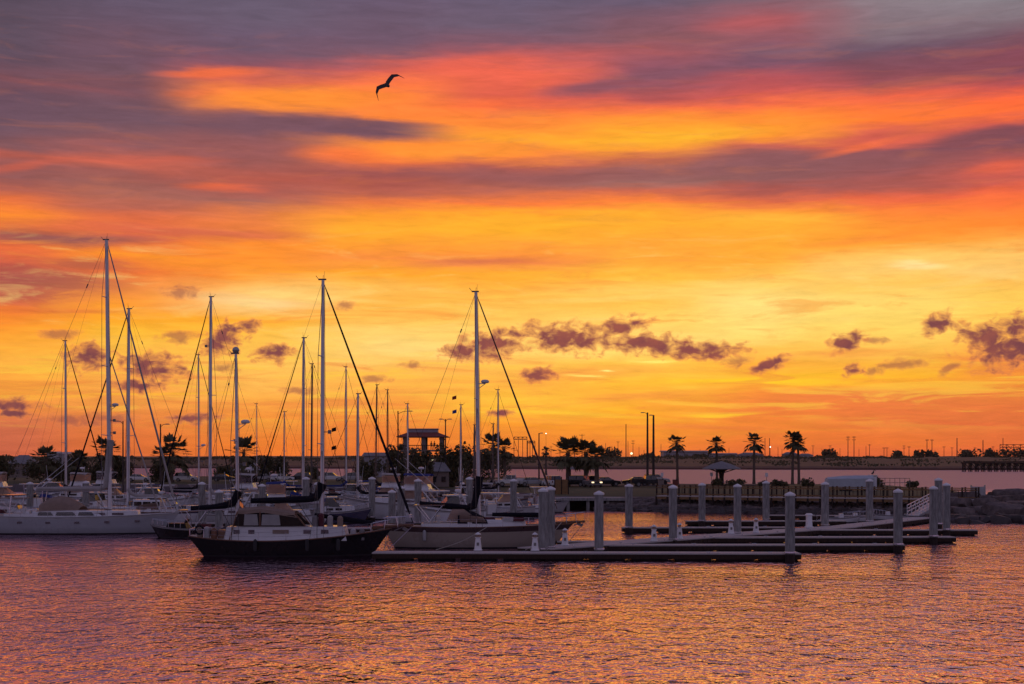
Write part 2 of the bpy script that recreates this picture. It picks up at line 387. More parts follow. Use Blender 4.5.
def tag(o, label, cat, group=None):
    o['label'] = label; o['category'] = cat
    if group: o['group'] = group
    return o
def thing(name, label, cat, loc=(0, 0, 0), rz=0.0, group=None):
    o = bpy.data.objects.new(name, None); COL.objects.link(o); o.empty_display_size = 0.3
    o.location = loc; o.rotation_euler = (0, 0, rz)
    return tag(o, label, cat, group)
def kind(o, k): o['kind'] = k; return o
def kids(o): return [c for c in bpy.data.objects if c.parent is o]
def copy_tree(o, loc=None, rz=None, label=None, scale=None):
    def rec(a, par, ch):
        c = a.copy(); COL.objects.link(c)
        if par: c.parent = par
        for k in ch.get(a.name, []): rec(k, c, ch)
        return c
    ch = {}
    for x in bpy.data.objects:
        if x.parent: ch.setdefault(x.parent.name, []).append(x)
    c = rec(o, None, ch)
    if loc is not None: c.location = loc
    if rz is not None: c.rotation_euler = (0, 0, rz)
    if scale is not None: c.scale = (scale,) * 3 if isinstance(scale, (int, float)) else scale
    if label: c['label'] = label
    return c
# ================================================================== water and land
def water_material():
    m = bpy.data.materials.new('harbour_water'); m.use_nodes = True
    nt = m.node_tree; b = nt.nodes['Principled BSDF']
    b.inputs['Base Color'].default_value = (0.035, 0.035, 0.07, 1); b.inputs['Roughness'].default_value = 0.04
    b.inputs['IOR'].default_value = 1.333; b.inputs['Specular IOR Level'].default_value = 0.5
    t = nt.nodes.new('ShaderNodeTexCoord')
    def nz(scale, sx, sy, detail, rot=0.0, rough=0.5, dist=0.0):
        mp = nt.nodes.new('ShaderNodeMapping'); nt.links.new(t.outputs['Object'], mp.inputs[0])
        mp.inputs['Scale'].default_value = (sx, sy, 1); mp.inputs['Rotation'].default_value = (0, 0, rot)
        n = nt.nodes.new('ShaderNodeTexNoise'); n.inputs['Scale'].default_value = scale; n.inputs['Detail'].default_value = detail
        n.inputs['Roughness'].default_value = rough; n.inputs['Distortion'].default_value = dist
        nt.links.new(mp.outputs[0], n.inputs['Vector']); return n.outputs['Fac']
    def mm(op, a, c):
        n = nt.nodes.new('ShaderNodeMath'); n.operation = op
        for i, v in enumerate((a, c)):
            if isinstance(v, (int, float)): n.inputs[i].default_value = v
            else: nt.links.new(v, n.inputs[i])
        return n.outputs[0]
    g = nz(0.5, 0.9, 0.8, 2, 0.05, 0.5, 0.6)
    a = nz(1.2, 1.15, 0.75, 2, 0.12, 0.5, 0.5)      # metre-long ripples
    c = nz(3.0, 1.2, 0.8, 2, -0.2, 0.5, 0.4)        # short chop
    w = nz(0.05, 0.5, 1.0, 3, 0.1, 0.5)             # calm and ruffled patches
    amp = nt.nodes.new('ShaderNodeMapRange'); nt.links.new(w, amp.inputs[0])
    for i, v in enumerate((0.35, 0.65, WAVE_LO, WAVE_HI)): amp.inputs[i + 1].default_value = v
    h = mm('MULTIPLY', mm('ADD', mm('MULTIPLY', g, 0.20), mm('ADD', mm('MULTIPLY', a, 0.24), mm('MULTIPLY', c, 0.10))), amp.outputs[0])
    bp = nt.nodes.new('ShaderNodeBump'); bp.inputs['Strength'].default_value = 1.0; bp.inputs['Distance'].default_value = 1.0
    nt.links.new(h, bp.inputs['Height']); nt.links.new(bp.outputs[0], b.inputs['Normal'])
    gl = nt.nodes.new('ShaderNodeBsdfGlossy'); gl.inputs['Color'].default_value = (1.0, 0.75, 0.90, 1)  # extra mirror layer: pink sunset tint put into the reflection colour
    nt.links.new(bp.outputs[0], gl.inputs['Normal'])
    mx = nt.nodes.new('ShaderNodeMixShader'); mx.inputs[0].default_value = 0.96
    out = nt.nodes['Material Output']
    nt.links.new(b.outputs[0], mx.inputs[1]); nt.links.new(gl.outputs[0], mx.inputs[2]); nt.links.new(mx.outputs[0], out.inputs['Surface'])
    # the open channel behind the park is ruffled by the wind
    sp = nt.nodes.new('ShaderNodeSeparateXYZ'); nt.links.new(t.outputs['Object'], sp.inputs[0])
    rr = nt.nodes.new('ShaderNodeMapRange'); nt.links.new(sp.outputs[1], rr.inputs[0])
    for i, v in enumerate((150.0, 330.0, 0.03, 0.42)): rr.inputs[i + 1].default_value = v
    nt.links.new(rr.outputs[0], b.inputs['Roughness']); nt.links.new(rr.outputs[0], gl.inputs['Roughness'])
    fm = nt.nodes.new('ShaderNodeMapRange'); nt.links.new(sp.outputs[1], fm.inputs[0])  # tinted mirror layer weakened with distance to darken the far reflections
    for i, v in enumerate((180.0, 340.0, 0.96, 0.45)): fm.inputs[i + 1].default_value = v
    nt.links.new(fm.outputs[0], mx.inputs[0])
    return m
WAVE_LO, WAVE_HI = 0.5, 1.05
M_WATER = water_material()
kind(MB().add([(-6000, -300, 0), (6000, -300, 0), (6000, 2700, 0), (-6000, 2700, 0)], [(0, 1, 2, 3)]).build('water', M_WATER), 'structure')
# ------------------------------------------------------------------ materials
M_CONC   = new_mat('weathered_concrete', (0.29, 0.28, 0.275), 0.85, nscale=2.2, namt=0.5, stretch=(2.5, 2.5, .5), bump=0.3)
M_CAP    = new_mat('white_plastic_cap', (0.80, 0.80, 0.82), 0.35, nscale=6, namt=0.06)
M_WHITE  = new_mat('white_gelcoat', (0.72, 0.72, 0.75), 0.22, nscale=0.8, namt=0.07)
M_WHITE2 = new_mat('aged_white_gelcoat', (0.46, 0.45, 0.46), 0.35, nscale=1.2, namt=0.14)
M_CREAM  = new_mat('cream_topsides', (0.36, 0.30, 0.25), 0.3, nscale=0.7, namt=0.08)
M_NAVY   = new_mat('navy_blue_paint', (0.015, 0.02, 0.07), 0.18, nscale=1.0, namt=0.1)
M_BLACKH = new_mat('black_hull_paint', (0.006, 0.005, 0.006), 0.30, spec=0.15, nscale=0.8, namt=0.2)
M_MAROON = new_mat('oxblood_stripe', (0.035, 0.014, 0.014), 0.35, nscale=2, namt=0.2)
M_BOOT   = new_mat('antifouling', (0.02, 0.018, 0.022), 0.7, nscale=2, namt=0.3)
M_DECK   = new_mat('boat_deck', (0.46, 0.44, 0.42), 0.6, nscale=2, namt=0.12)
M_TEAK   = new_mat('varnished_teak', (0.17, 0.075, 0.035), 0.35, nscale=5, namt=0.35, stretch=(0.3, 3, 3))
M_ALU    = new_mat('mast_aluminium', (0.62, 0.62, 0.64), 0.35, metal=0.35, nscale=1.2, namt=0.1, stretch=(3, 3, 0.4))
M_DKALU  = new_mat('dark_spar', (0.07, 0.055, 0.05), 0.45, nscale=1.5, namt=0.2)
M_STEEL  = new_mat('stainless_steel', (0.60, 0.60, 0.62), 0.22, metal=0.9)
M_WIRE   = new_mat('rigging_wire', (0.10, 0.09, 0.09), 0.4, metal=0.6)
M_CANVDK = new_mat('dark_navy_canvas', (0.010, 0.009, 0.016), 0.9, spec=0.15, nscale=3, namt=0.3, bump=0.4)
M_CANVBL = new_mat('blue_canvas', (0.02, 0.04, 0.22), 0.85, nscale=3, namt=0.2, bump=0.3)
M_CANVBG = new_mat('beige_canvas', (0.30, 0.215, 0.175), 0.9, nscale=2.5, namt=0.18, bump=0.4)
M_CANVWH = new_mat('pale_sailcloth', (0.52, 0.50, 0.50), 0.85, nscale=2.5, namt=0.14, bump=0.3)
M_CANVRD = new_mat('burgundy_canvas', (0.10, 0.02, 0.03), 0.9, nscale=3, namt=0.2, bump=0.3)
M_GLASS  = new_mat('dark_glass', (0.02, 0.018, 0.022), 0.05, spec=1.0)
M_CLEAR  = new_mat('clear_vinyl_curtain', (0.30, 0.20, 0.17), 0.12, spec=1.0, nscale=2.0, namt=0.25, bump=0.4)
M_RUBBER = new_mat('black_rubber', (0.02, 0.02, 0.022), 0.7)
M_PLANK  = new_mat('dock_planks', (0.50, 0.45, 0.44), 0.7, nscale=4, namt=0.18, stretch=(4, 0.5, 1), bump=0.2)
M_WHALER = new_mat('dock_timber_fascia', (0.045, 0.026, 0.02), 0.75, spec=0.2, nscale=3, namt=0.4, stretch=(6, 1, 1), bump=0.5)
M_FLOAT  = new_mat('dock_float_tub', (0.015, 0.012, 0.013), 0.6, spec=0.2, nscale=2, namt=0.3)
M_WOODY  = new_mat('yellowed_rail_timber', (0.23, 0.13, 0.055), 0.8, nscale=4, namt=0.3, bump=0.3)
M_WOODDK = new_mat('dark_wet_timber', (0.035, 0.023, 0.02), 0.75, spec=0.2, nscale=3, namt=0.4, bump=0.4)
M_ROCK   = new_mat('granite_boulder', (0.13, 0.10, 0.095), 0.8, nscale=1.8, namt=0.6, bump=0.6)
M_ROCKDK = new_mat('wet_dark_rock', (0.055, 0.042, 0.042), 0.6, nscale=1.4, namt=0.4, bump=0.6)
M_GRASS  = new_mat('lawn', (0.10, 0.09, 0.035), 0.95, nscale=0.35, namt=0.35, bump=0.5)
M_MARSH  = new_mat('dry_marsh_grass', (0.15, 0.085, 0.045), 0.95, nscale=0.06, base2=(0.24, 0.14, 0.06), stretch=(0.35, 0.5, 1), bump=0.4)
M_LEVEE  = new_mat('levee_earth', (0.10, 0.045, 0.035), 0.95, nscale=0.02, namt=0.3, stretch=(0.3, 1, 1))
M_ASPH   = new_mat('asphalt', (0.055, 0.052, 0.055), 0.85, nscale=1.5, namt=0.2)
M_PALML  = new_mat('palm_leaf', (0.09, 0.08, 0.032), 0.7, nscale=2, namt=0.3)
M_PALMDD = new_mat('dead_palm_frond', (0.13, 0.085, 0.045), 0.9, nscale=2, namt=0.3)
M_TRUNK  = new_mat('palm_trunk', (0.12, 0.085, 0.065), 0.95, nscale=3, namt=0.35, stretch=(1, 1, 5), bump=0.6)
M_LEAF   = new_mat('shrub_foliage', (0.06, 0.058, 0.025), 0.85, nscale=0.8, base2=(0.12, 0.10, 0.04))
M_BUILD  = new_mat('pale_metal_siding', (0.34, 0.32, 0.37), 0.6, nscale=0.4, namt=0.1)
M_ROOFR  = new_mat('red_metal_roof', (0.22, 0.05, 0.035), 0.5, nscale=1, namt=0.2)
M_ROOFG  = new_mat('grey_shingle_roof', (0.22, 0.21, 0.22), 0.85, nscale=1.5, namt=0.2)
M_STUCCO = new_mat('stucco', (0.24, 0.19, 0.17), 0.85, nscale=1, namt=0.12)
M_POLE   = new_mat('creosoted_pole', (0.05, 0.038, 0.032), 0.85, nscale=2, namt=0.3)
M_GALV   = new_mat('galvanised_pole', (0.20, 0.19, 0.19), 0.5, metal=0.4, nscale=2, namt=0.15)
M_CARDK  = new_mat('dark_car_paint', (0.015, 0.016, 0.02), 0.15, metal=0.2)
M_CARSI  = new_mat('silver_car_paint', (0.35, 0.36, 0.38), 0.2, metal=0.5)
M_CARWH  = new_mat('white_car_paint', (0.70, 0.70, 0.70), 0.2)
M_CARRD  = new_mat('dull_red_paint', (0.16, 0.025, 0.02), 0.35)
M_SKIN   = new_mat('skin', (0.30, 0.17, 0.11), 0.6)
M_SHIRT  = new_mat('dark_shirt', (0.03, 0.03, 0.05), 0.9)
M_HAIR   = new_mat('dark_hair', (0.02, 0.012, 0.01), 0.7)
M_YELLOW = new_mat('yellow_foam', (0.65, 0.42, 0.04), 0.6)
M_RED    = new_mat('red_cloth', (0.45, 0.03, 0.02), 0.8)
M_BLUEC  = new_mat('blue_cloth', (0.03, 0.06, 0.35), 0.8)
M_FEATH  = new_mat('brown_pelican_plumage', (0.06, 0.045, 0.045), 0.8, nscale=12, namt=0.3)
def translucent(m, c, f):
    nt = m.node_tree; b = nt.nodes['Principled BSDF']; tr = nt.nodes.new('ShaderNodeBsdfTranslucent'); tr.inputs[0].default_value = (*c, 1)
    mx = nt.nodes.new('ShaderNodeMixShader'); mx.inputs[0].default_value = f
    nt.links.new(b.outputs[0], mx.inputs[1]); nt.links.new(tr.outputs[0], mx.inputs[2]); nt.links.new(mx.outputs[0], nt.nodes['Material Output'].inputs[0])
translucent(M_CLEAR, (.95, .80, .70), .7); translucent(M_CANVWH, (.6, .5, .42), .3); translucent(M_CANVBG, (.5, .35, .25), .10); translucent(M_CANVBL, (.03, .05, .3), .25)
M_GLOSSC = new_mat('damp_canvas_top', (0.10, 0.07, 0.06), 0.18, spec=1.0, nscale=3, namt=.2)
def lamp_mat(name, c, s):
    m = bpy.data.materials.new(name); m.use_nodes = True; b = m.node_tree.nodes['Principled BSDF']
    b.inputs['Emission Color'].default_value = (*c, 1); b.inputs['Emission Strength'].default_value = s
    return m
M_HEADL  = lamp_mat('lit_headlight', (1.0, 0.72, 0.35), 2.2)
M_LAMPY  = lamp_mat('lit_lamp_warm', (1.0, 0.85, 0.45), 2.0)
M_LAMPW  = lamp_mat('lit_lamp_white', (1.0, 0.95, 0.8), 2.5)

# ------------------------------------------------------------------ far shore: a long low levee with marsh grass
rng = random.Random(7)
def nz(x, y=0.0, z=0.0): return mnoise.noise(Vector((x, y, z)))
def far_shore():
    mb = MB(); rings = []
    n = 260
    for i in range(n + 1):
        px = -500 + i * (2100.0 / n)
        Y0 = 1170 - (px / 1024.0) * 270 + 22 * nz(px * 0.02)
        X = (px - 512) / FOC
        top = 8.6 + 1.6 * nz(px * 0.013, 3) + 1.1 * nz(px * 0.09, 8) + (1.0 if px < 500 else 0.0)
        prof = [(Y0, -1.0), (Y0 + 2, 1.3), (Y0 + 60, 2.2 + 0.8 * nz(px * .05, 4)), (Y0 + 190, 4.8 + nz(px * .06, 9)), (Y0 + 330, top), (Y0 + 1300, top + 3.5)]
        rings.append([(X * y, y, z) for y, z in prof])
    mb.loft(rings, mis=[1, 1, 0, 0, 0])
    return mb
kind(far_shore().build('far_shore', [M_MARSH, M_LEVEE], smooth=True), 'structure')

# low scrub along the crest of the bank, one uneven mass
mb = MB(); rg = random.Random(31)
for i in range(9000):
    px = rg.uniform(-60, 1090); Y = rg.uniform(1240, 1420); hh = max(0.25, 1.5 + 2.6 * nz(px * .035, 1.7) + 1.5 * nz(px * .14, 5))
    X = (px - 512) / FOC * Y; z = 7.6 + rg.random() * hh * 1.15; s = rg.uniform(.6, 1.5)
    a = Vector((rg.gauss(0, 1), rg.gauss(0, .4), rg.gauss(0, .8))).normalized() * s; b = a.cross(Vector((rg.gauss(0, .3), 1, rg.gauss(0, .3)))).normalized() * s * .6; p = Vector((X, Y, z))
    mb.add([p - a, p + b, p + a, p - b], [(0, 1, 2, 3)])
for i in range(7000):
    px = rg.uniform(-60, 1090); q = rg.random(); Y = 1010 + q * 200 - (px / 1024.0) * 90 * (1 - q); 
    if nz(px * .03, q * 3.1, 7) < .05: continue
    X = (px - 512) / FOC * Y; z = 2.6 + q * 4.6 + rg.random() * .9; s = rg.uniform(.5, 1.3)
    a = Vector((rg.gauss(0, 1), rg.gauss(0, .4), rg.gauss(0, .6))).normalized() * s; b = a.cross(Vector((rg.gauss(0, .3), 1, rg.gauss(0, .3)))).normalized() * s * .6; p = Vector((X, Y, z))
    mb.add([p - a, p + b, p + a, p - b], [(0, 1, 2, 3)])
kind(mb.build('distant_scrub', M_LEAF), 'stuff')

# ------------------------------------------------------------------ the park: a low grassy spit behind the marina
FRONT = [(-420, 300), (-100, 300), (300, 295), (400, 270), (530, 216), (556, 200), (700, 194), (860, 186), (948, 172), (1015, 166), (1100, 160)]
BACK  = [(-420, 450), (-100, 440), (300, 430), (400, 410), (540, 395), (600, 300), (700, 296), (800, 296), (880, 285), (925, 246), (1010, 190), (1100, 178)]
def lerp_tab(tab, px):
    for (a, va), (b, vb) in zip(tab, tab[1:]):
        if a <= px <= b: return va + (vb - va) * (px - a) / (b - a)
    return tab[0][1] if px < tab[0][0] else tab[-1][1]
def park():
    mb = MB(); rings = []
    for i in range(240):
        px = -420 + i * (1520.0 / 239)
        f = lerp_tab(FRONT, px); b = lerp_tab(BACK, px)
        t1 = 1.55 if px < 930 else 1.55
        prof = [(f - 9, -1.0), (f - 4, 0.45), (f, t1), (f + (b - f) * .4, 1.75), (b - 3, 1.7), (b + 4, -1.0)]
        rings.append([((px - 512) / FOC * y, y, z + (0.07 * nz(px * .1, y * .1) if z > 1 else 0)) for y, z in prof])
    mb.loft(rings, mis=[1, 1, 0, 0, 0])
    return mb
kind(park().build('lawn', [M_GRASS, M_ROCKDK], smooth=True), 'structure')
# parking road on the spit
mb = MB()
pts = [(470, 262), (600, 268), (700, 270), (760, 274)]
mb.loft([[((px - 512) / FOC * (y - 6), y - 6, 1.84), ((px - 512) / FOC * (y + 7), y + 7, 1.84)] for px, y in pts])
kind(mb.build('parking_road', M_ASPH), 'structure')

# ------------------------------------------------------------------ rocks
def rock_mesh(mb, c, s, seed, mi=0, n=1):
    bm = bmesh.new(); bmesh.ops.create_icosphere(bm, subdivisions=2, radius=1.0)
    rg = random.Random(seed); sx, sy, sz = s; rz = rg.uniform(0, PI); tl = rg.uniform(-.25, .25)
    rot = Matrix.Rotation(rz, 3, 'Z') @ Matrix.Rotation(tl, 3, 'X')
    for v in bm.verts:
        p = v.co.copy()
        for a in range(3):
            p[a] = math.copysign(abs(p[a]) ** 0.42, p[a])
        k = 1 + 0.30 * mnoise.noise(v.co * 1.6 + Vector((seed * 3.1, 0, 0))) + 0.06 * mnoise.noise(v.co * 5 + Vector((seed, 0, 0)))
        p = Vector((p.x * sx * k, p.y * sy * k, p.z * sz * k)); p.rotate(rot)
        v.co = p + Vector(c)
    bm.verts.index_update()
    mb.add([v.co.copy() for v in bm.verts], [[v.index for v in f.verts] for f in bm.faces], mi)
    bm.free()
# the bank of small rubble under the lawn and the boardwalk: nobody could count it
mb = MB()
rg = random.Random(12)
for i in range(1000):
    px = rg.uniform(600, 985); f = min(lerp_tab(FRONT, px), 184 - (px - 657) / 319 * 18 + 7.0)
    t = rg.random(); y = f - 10.5 + 7.0 * t
    z = -0.2 + 1.45 * t
    s = rg.uniform(0.35, 0.8)
    rock_mesh(mb, ((px - 512) / FOC * y, y, z), (s * 1.2, s, s * .6), i, 1 if t < .35 else 0)
kind(mb.build('riprap_rubble', [M_ROCK, M_ROCKDK], smooth=True), 'stuff')
# big jetty blocks on the right, each one its own
rg = random.Random(5)
k = 0
spots = []
for row in range(5):
    for j in range(15):
        px = 943 + j * 8.4 + rg.uniform(-3, 3) + row * 2
        y = 150 + row * 6.5 + rg.uniform(-2, 2)
        x = (px - 512) / FOC * y
        zt = (0.0, 0.9, 1.7, 2.2, 1.3)[row] + (0.25 if px > 1000 else -0.1 * row)
        spots.append((x, y, zt + rg.uniform(-.25, .25), rg.uniform(1.0, 1.9), rg.uniform(.8, 1.5), rg.uniform(.45, .85), row))
for (x, y, z, a, b, c, row) in spots:
    m = MB(); rock_mesh(m, (0, 0, 0), (a, b, c), k + 1000)
    o = m.build('boulder', [M_ROCKDK if row == 0 else M_ROCK], smooth=True, loc=(x, y, z))
    lab = ('dark wet granite block at the waterline of the jetty on the right' if row == 0 else
           'rough granite block heaped on the jetty beyond the pilings on the right')
    tag(o, lab, 'boulder', 'granite blocks of the jetty'); k += 1

# ------------------------------------------------------------------ seawall and boardwalk with its railing
def along(pa, pb, n): return [pa + (pb - pa) * i / n for i in range(n + 1)]
BW0 = on(657, 184, 0); BW1 = on(976, 166, 0)
bwd = (BW1 - BW0); bwl = bwd.length; bwa = math.atan2(bwd.y, bwd.x)
bw = thing('boardwalk', 'long timber boardwalk with yellowed railing over the dark rocks behind the docks', 'boardwalk', BW0, bwa)
mb = MB(); mb.box((bwl / 2, 1.0, 1.95), (bwl, 2.4, 0.12)); mb.build('deck', M_PLANK, bw)
mb = MB(); mb.box((bwl / 2, -0.22, 1.72), (bwl, 0.12, 0.32)); mb.box((bwl / 2, 2.1, 1.72), (bwl, 0.12, 0.32)); mb.build('edge_beam', M_WOODY, bw)
npost = 26
for side, yy in ((0, -0.1), (1, 2.0)):
    for i in range(npost + 1):
        x = bwl * i / npost
        m = MB(); m.box((0, 0, 0), (0.16, 0.16, 1.45)); m.box((0, 0, .745), (0.2, 0.2, 0.05))
        m.build('post', M_WOODDK, bw, loc=(x, yy, 2.62))
    m = MB(); m.box((bwl / 2, yy, 3.27), (bwl, 0.26, 0.07)); m.build('top_rail', M_WOODY, bw)
    m = MB()
    m.box((bwl / 2, yy - .09, 3.05), (bwl, 0.05, 0.12)); m.box((bwl / 2, yy - .09, 2.2), (bwl, 0.05, 0.12)); q = 0.7
    while q < bwl: m.box((q, yy - .04, 2.6), (0.04, 0.04, 0.9), mi=1); q += 0.95
    m.build('baluster_rail', [M_WOODY, M_WOODDK], bw)
for i in range(0, npost + 1, 1):
    x = bwl * i / npost
    for yy in (-0.2, 1.9):
        m = MB(); m.tube([(0, 0, 0), (0, 0, 2.7)], 0.15, 8); m.build('pile', M_WOODDK, bw, loc=(x, yy, -0.8))
# concrete landing stage seen behind the sloop's bow
A = on(553, 186); 
ls = thing('landing_stage', 'low concrete quay deck with dark void beneath, left of the rocky bank', 'quay', A, 0)
MB().box((4.6, 3, 1.45), (11.5, 6, 0.35)).build('slab', M_CONC, ls)
for i in range(5):
    MB().box((0, 0, 0), (0.4, 0.4, 2.2)).build('pillar', M_CONC, ls, loc=(-0.6 + i * 2.6, 0.6, 0.2))
MB().box((4.6, 5.2, 0.4), (11.3, 0.3, 1.7)).build('back_wall', M_WOODDK, ls)
# ================================================================== floating docks
def dock(label, a, b, w=1.8, z=0.5, name='floating_dock', cleats=0, group='floating finger docks'):
    a = Vector(a); b = Vector(b); d = b - a; L = d.length; ang = math.atan2(d.y, d.x)
    t = thing(name, label, 'dock', (a.x, a.y, 0), ang, group)
    MB().box((L / 2, 0, z - 0.04), (L, w, 0.08)).build('deck', M_PLANK, t)
    m = MB()
    for s in (-1, 1): m.box((L / 2, s * (w / 2 - 0.05), z - 0.24), (L - .04, 0.14, 0.30))
    for xx in (0.06, L - 0.06): m.box((xx, 0, z - 0.24), (0.14, w - 0.28, 0.30))
    x = 0.4
    while x < L - 0.2:
        for s in (-1, 1): m.box((x, s * (w / 2 + 0.03), z - 0.24), (0.14, 0.05, 0.26))
        x += 0.62
    m.build('fascia', M_WHALER, t)
    m = MB()
    n = max(2, int(L / 2.6))
    for i in range(n): m.box((L * (i + .5) / n, 0, z - 0.52), (L / n * 0.84, w * 0.82, 0.5))
    m.build('floats', M_FLOAT, t)
    for i in range(cleats):
        m = MB(); m.tube([(-.16, 0, .10), (.16, 0, .10)], .022, 6); m.tube([(-.05, 0, 0), (-.05, 0, .1)], .02, 5); m.tube([(.05, 0, 0), (.05, 0, .1)], .02, 5)
        m.build('cleat', M_STEEL, t, loc=(L * (i + .5) / cleats, -w / 2 + .15, z))
    return t
def W(px, py, z=0.5): return at(px, py, z)
main_a = Vector((-1.5, 97.5, 0)); 
dock('broad main walkway running away to the gangway, pale decking', Vector((1.5, 98.0, 0)), on(842, 130), 3.0, 0.53, 'main_dock', 8, 'main walkway of the docks')
dock('far stretch of the main walkway bending to the gangway', on(838, 129.0), on(926, 152), 2.6, 0.535, 'main_dock', 4, 'main walkway of the docks')
# front finger: runs left and right in front of the cream sloop
dock('nearest finger dock, long and low in front of the cream sloop', Vector((-9.2, 94.6, 0)), Vector((18.9, 93.6, 0)), 1.9, 0.5, cleats=7)
dock('second nearest finger dock ending at the tall piling right of the front one', Vector((6.5, 102.6, 0)), Vector((28.3, 103.2, 0)), 1.6, 0.5, cleats=5)
dock('third finger dock from the front, ending at the left of the two close pilings', Vector((13.5, 112.6, 0)), Vector((35.2, 113.6, 0)), 1.6, 0.5, cleats=5)
dock('farthest right-hand finger dock, ending by the paired pilings below the jetty', Vector((23.0, 125.0, 0)), Vector((40.6, 124.6, 0)), 1.5, 0.5, cleats=3)
# fingers on the far side of the walkway
dock('short finger dock behind the sloop bow, left of the pedestals', Vector((3.4, 107.2, 0)), Vector((10.0, 107.0, 0)), 1.3, 0.5)
dock('finger dock behind the walkway with a piling at its left end', Vector((10.0, 129.0, 0)), Vector((25.5, 129.6, 0)), 1.4, 0.5, cleats=3)
dock('farthest finger dock behind the walkway, below the boardwalk', Vector((17.5, 143.0, 0)), Vector((33.5, 143.2, 0)), 1.4, 0.5, cleats=3)
dock('finger dock by the small skiffs at the foot of the boardwalk', Vector((28.5, 158.0, 0)), Vector((41.0, 156.5, 0)), 1.3, 0.5)
# back marina: long piers among the moored boats
for lab, x0, x1, y in (('pier behind the white cutter on the left', -64, -28, 138), ('pier behind the black ketch', -31, -8, 128),
                       ('long pier through the middle of the marina', -75, 0, 158), ('pier in the rear of the marina among the motor yachts', -80, 4, 182),
                       ('rearmost pier close to the park shore', -80, 2, 214)):
    dock(lab, Vector((x0, y, 0)), Vector((x1, y, 0)), 1.8, 0.5, 'pier', 0, 'piers between the moored boats')

# ------------------------------------------------------------------ pilings
def piling(loc, top, label, w=0.56, cap=True, octo=True):
    t = thing('piling', label, 'piling', (loc[0], loc[1], 0), 0, 'concrete pilings of the docks')
    m = MB(); r = w / 2 / math.cos(PI / 8) * 1.03
    m.lathe((0, 0, 0), [(r, -1.2), (r, 0.25), (r * 1.0, top - 0.02), (r * .94, top)], 8, rot=PI / 8)
    m.build('shaft', M_CONC, t)
    m = MB(); m.lathe((0, 0, 0), [(r * 1.004, -1.0), (r * 1.01, -0.6), (r * 1.012, 0.42), (r * 1.002, 0.5)], 8, rot=PI / 8); m.build('tide_stain', M_WOODDK, t)
    if cap:
        m = MB(); m.lathe((0, 0, top), [(r * 1.1, -0.10), (r * 1.12, 0.0), (r * 1.02, 0.04), (r * 0.2, 0.17), (0.02, 0.18)], 12); m.build('cap', M_CAP, t, smooth=True)
    m = MB(); m.lathe((0, 0, 0.62), [(r * 1.18, -0.05), (r * 1.18, 0.05)], 8, rot=PI / 8); m.build('pile_guide', M_STEEL, t)
    return t
PIL = [  # px, distance, picture row of the top, label
 (790, 92.3, 492, 'tall piling at the right tip of the nearest dock'),
 (599, 95.9, 491, 'piling in the nearest dock, between two white pedestals'),
 (543, 96.2, 488, 'left one of the two touching pilings by the cream sloop bow'),
 (550.5, 98.5, 486.5, 'right one of the two touching pilings by the cream sloop bow'),
 (629, 127.4, 484, 'piling at the left tip of the finger dock behind the walkway'),
 (673, 108.0, 485, 'piling on the walkway just left of a white pedestal'),
 (702, 141.5, 483, 'slim looking far piling in front of the first rail bay of the boardwalk'),
 (737.5, 118.0, 484, 'piling on the walkway with a pedestal on both sides'),
 (766, 144.5, 481, 'far piling between the two midfield walkway pilings'),
 (825, 131.5, 482, 'piling where the walkway bends, right of the open pedestal'),
 (869.5, 141.0, 479, 'far piling on the walkway beside the small skiffs'),
 (898, 101.6, 489, 'tall piling at the right tip of the second dock'),
 (933.5, 112.6, 486, 'stout piling at the tip of the third dock below the gangway'),
 (938.5, 134.5, 478, 'hindmost piling of the cluster of three near the jetty'),
 (946.5, 123.4, 483, 'rightmost piling of all, at the tip of the farthest right dock'),
 (392, 122, 490, 'left one of two pilings just behind the ketch bow'),
 (401, 130, 486, 'right one of two pilings just behind the ketch bow'),
 (418, 137, 479, 'piling in front of the motor yacht with the blue top'),
 (469.5, 143, 477, 'piling left of the cream sloop mast'),
 (513.5, 141, 479, 'piling right of the cream sloop mast'),
 (202, 136, 482, 'piling between the white cutter bow and the ketch mizzen'),
 (219, 127, 490, 'broad piling close behind the ketch stern'),
 (318, 134, 482, 'piling just left of the ketch main mast'),
 (306, 146, 477, 'piling with white cap left of the mast pair in mid marina'),
 (372, 150, 477, 'piling behind the white sloop cabin in mid marina'),
 (30, 150, 482, 'piling near the left edge behind the cutter stern'),
 (262, 140, 484, 'piling behind the ketch wheelhouse'),
 (86, 147, 481, 'piling behind the beige sprayhood of the cutter'),
]
for px, Y, ty, lab in PIL:
    top = zof(ty, Y) - 0.16
    piling(on(px, Y), top, lab, 0.58 if Y < 125 else 0.64)

# ------------------------------------------------------------------ dock power pedestals (little white lighthouses)
def pedestal(loc, label, h=1.22):
    t = thing('power_pedestal', label, 'power pedestal', (loc[0], loc[1], 0.54), 0, 'white lighthouse shaped dock pedestals')
    m = MB(); m.lathe((0, 0, 0), [(.30, 0), (.30, .05), (.25, .08), (.24, .2), (.165, h * .68), (.21, h * .70), (.21, h * .73)], 12); m.build('body', M_CAP, t, smooth=True)
    m = MB(); m.lathe((0, 0, h * .73), [(.13, 0), (.13, h * .15)], 10); m.build('lamp_housing', M_CLEAR, t)
    m = MB(); m.lathe((0, 0, h * .88), [(.21, 0), (.20, .03), (.04, h * .12)], 12); m.build('cap', M_CAP, t)
    m = MB(); m.box((0, -.235, h * .36), (.16, .05, .2)); m.build('socket_box', M_GALV, t)
    return t
def pedat(px, Y, lab): pedestal(on(px, Y), lab)
pedat(478, 95.3, 'white pedestal in front of the cream sloop amidships')
pedat(535, 95.1, 'white pedestal touching the left side of the paired pilings')
pedat(565, 101.0, 'white pedestal just right of the cream sloop bow')
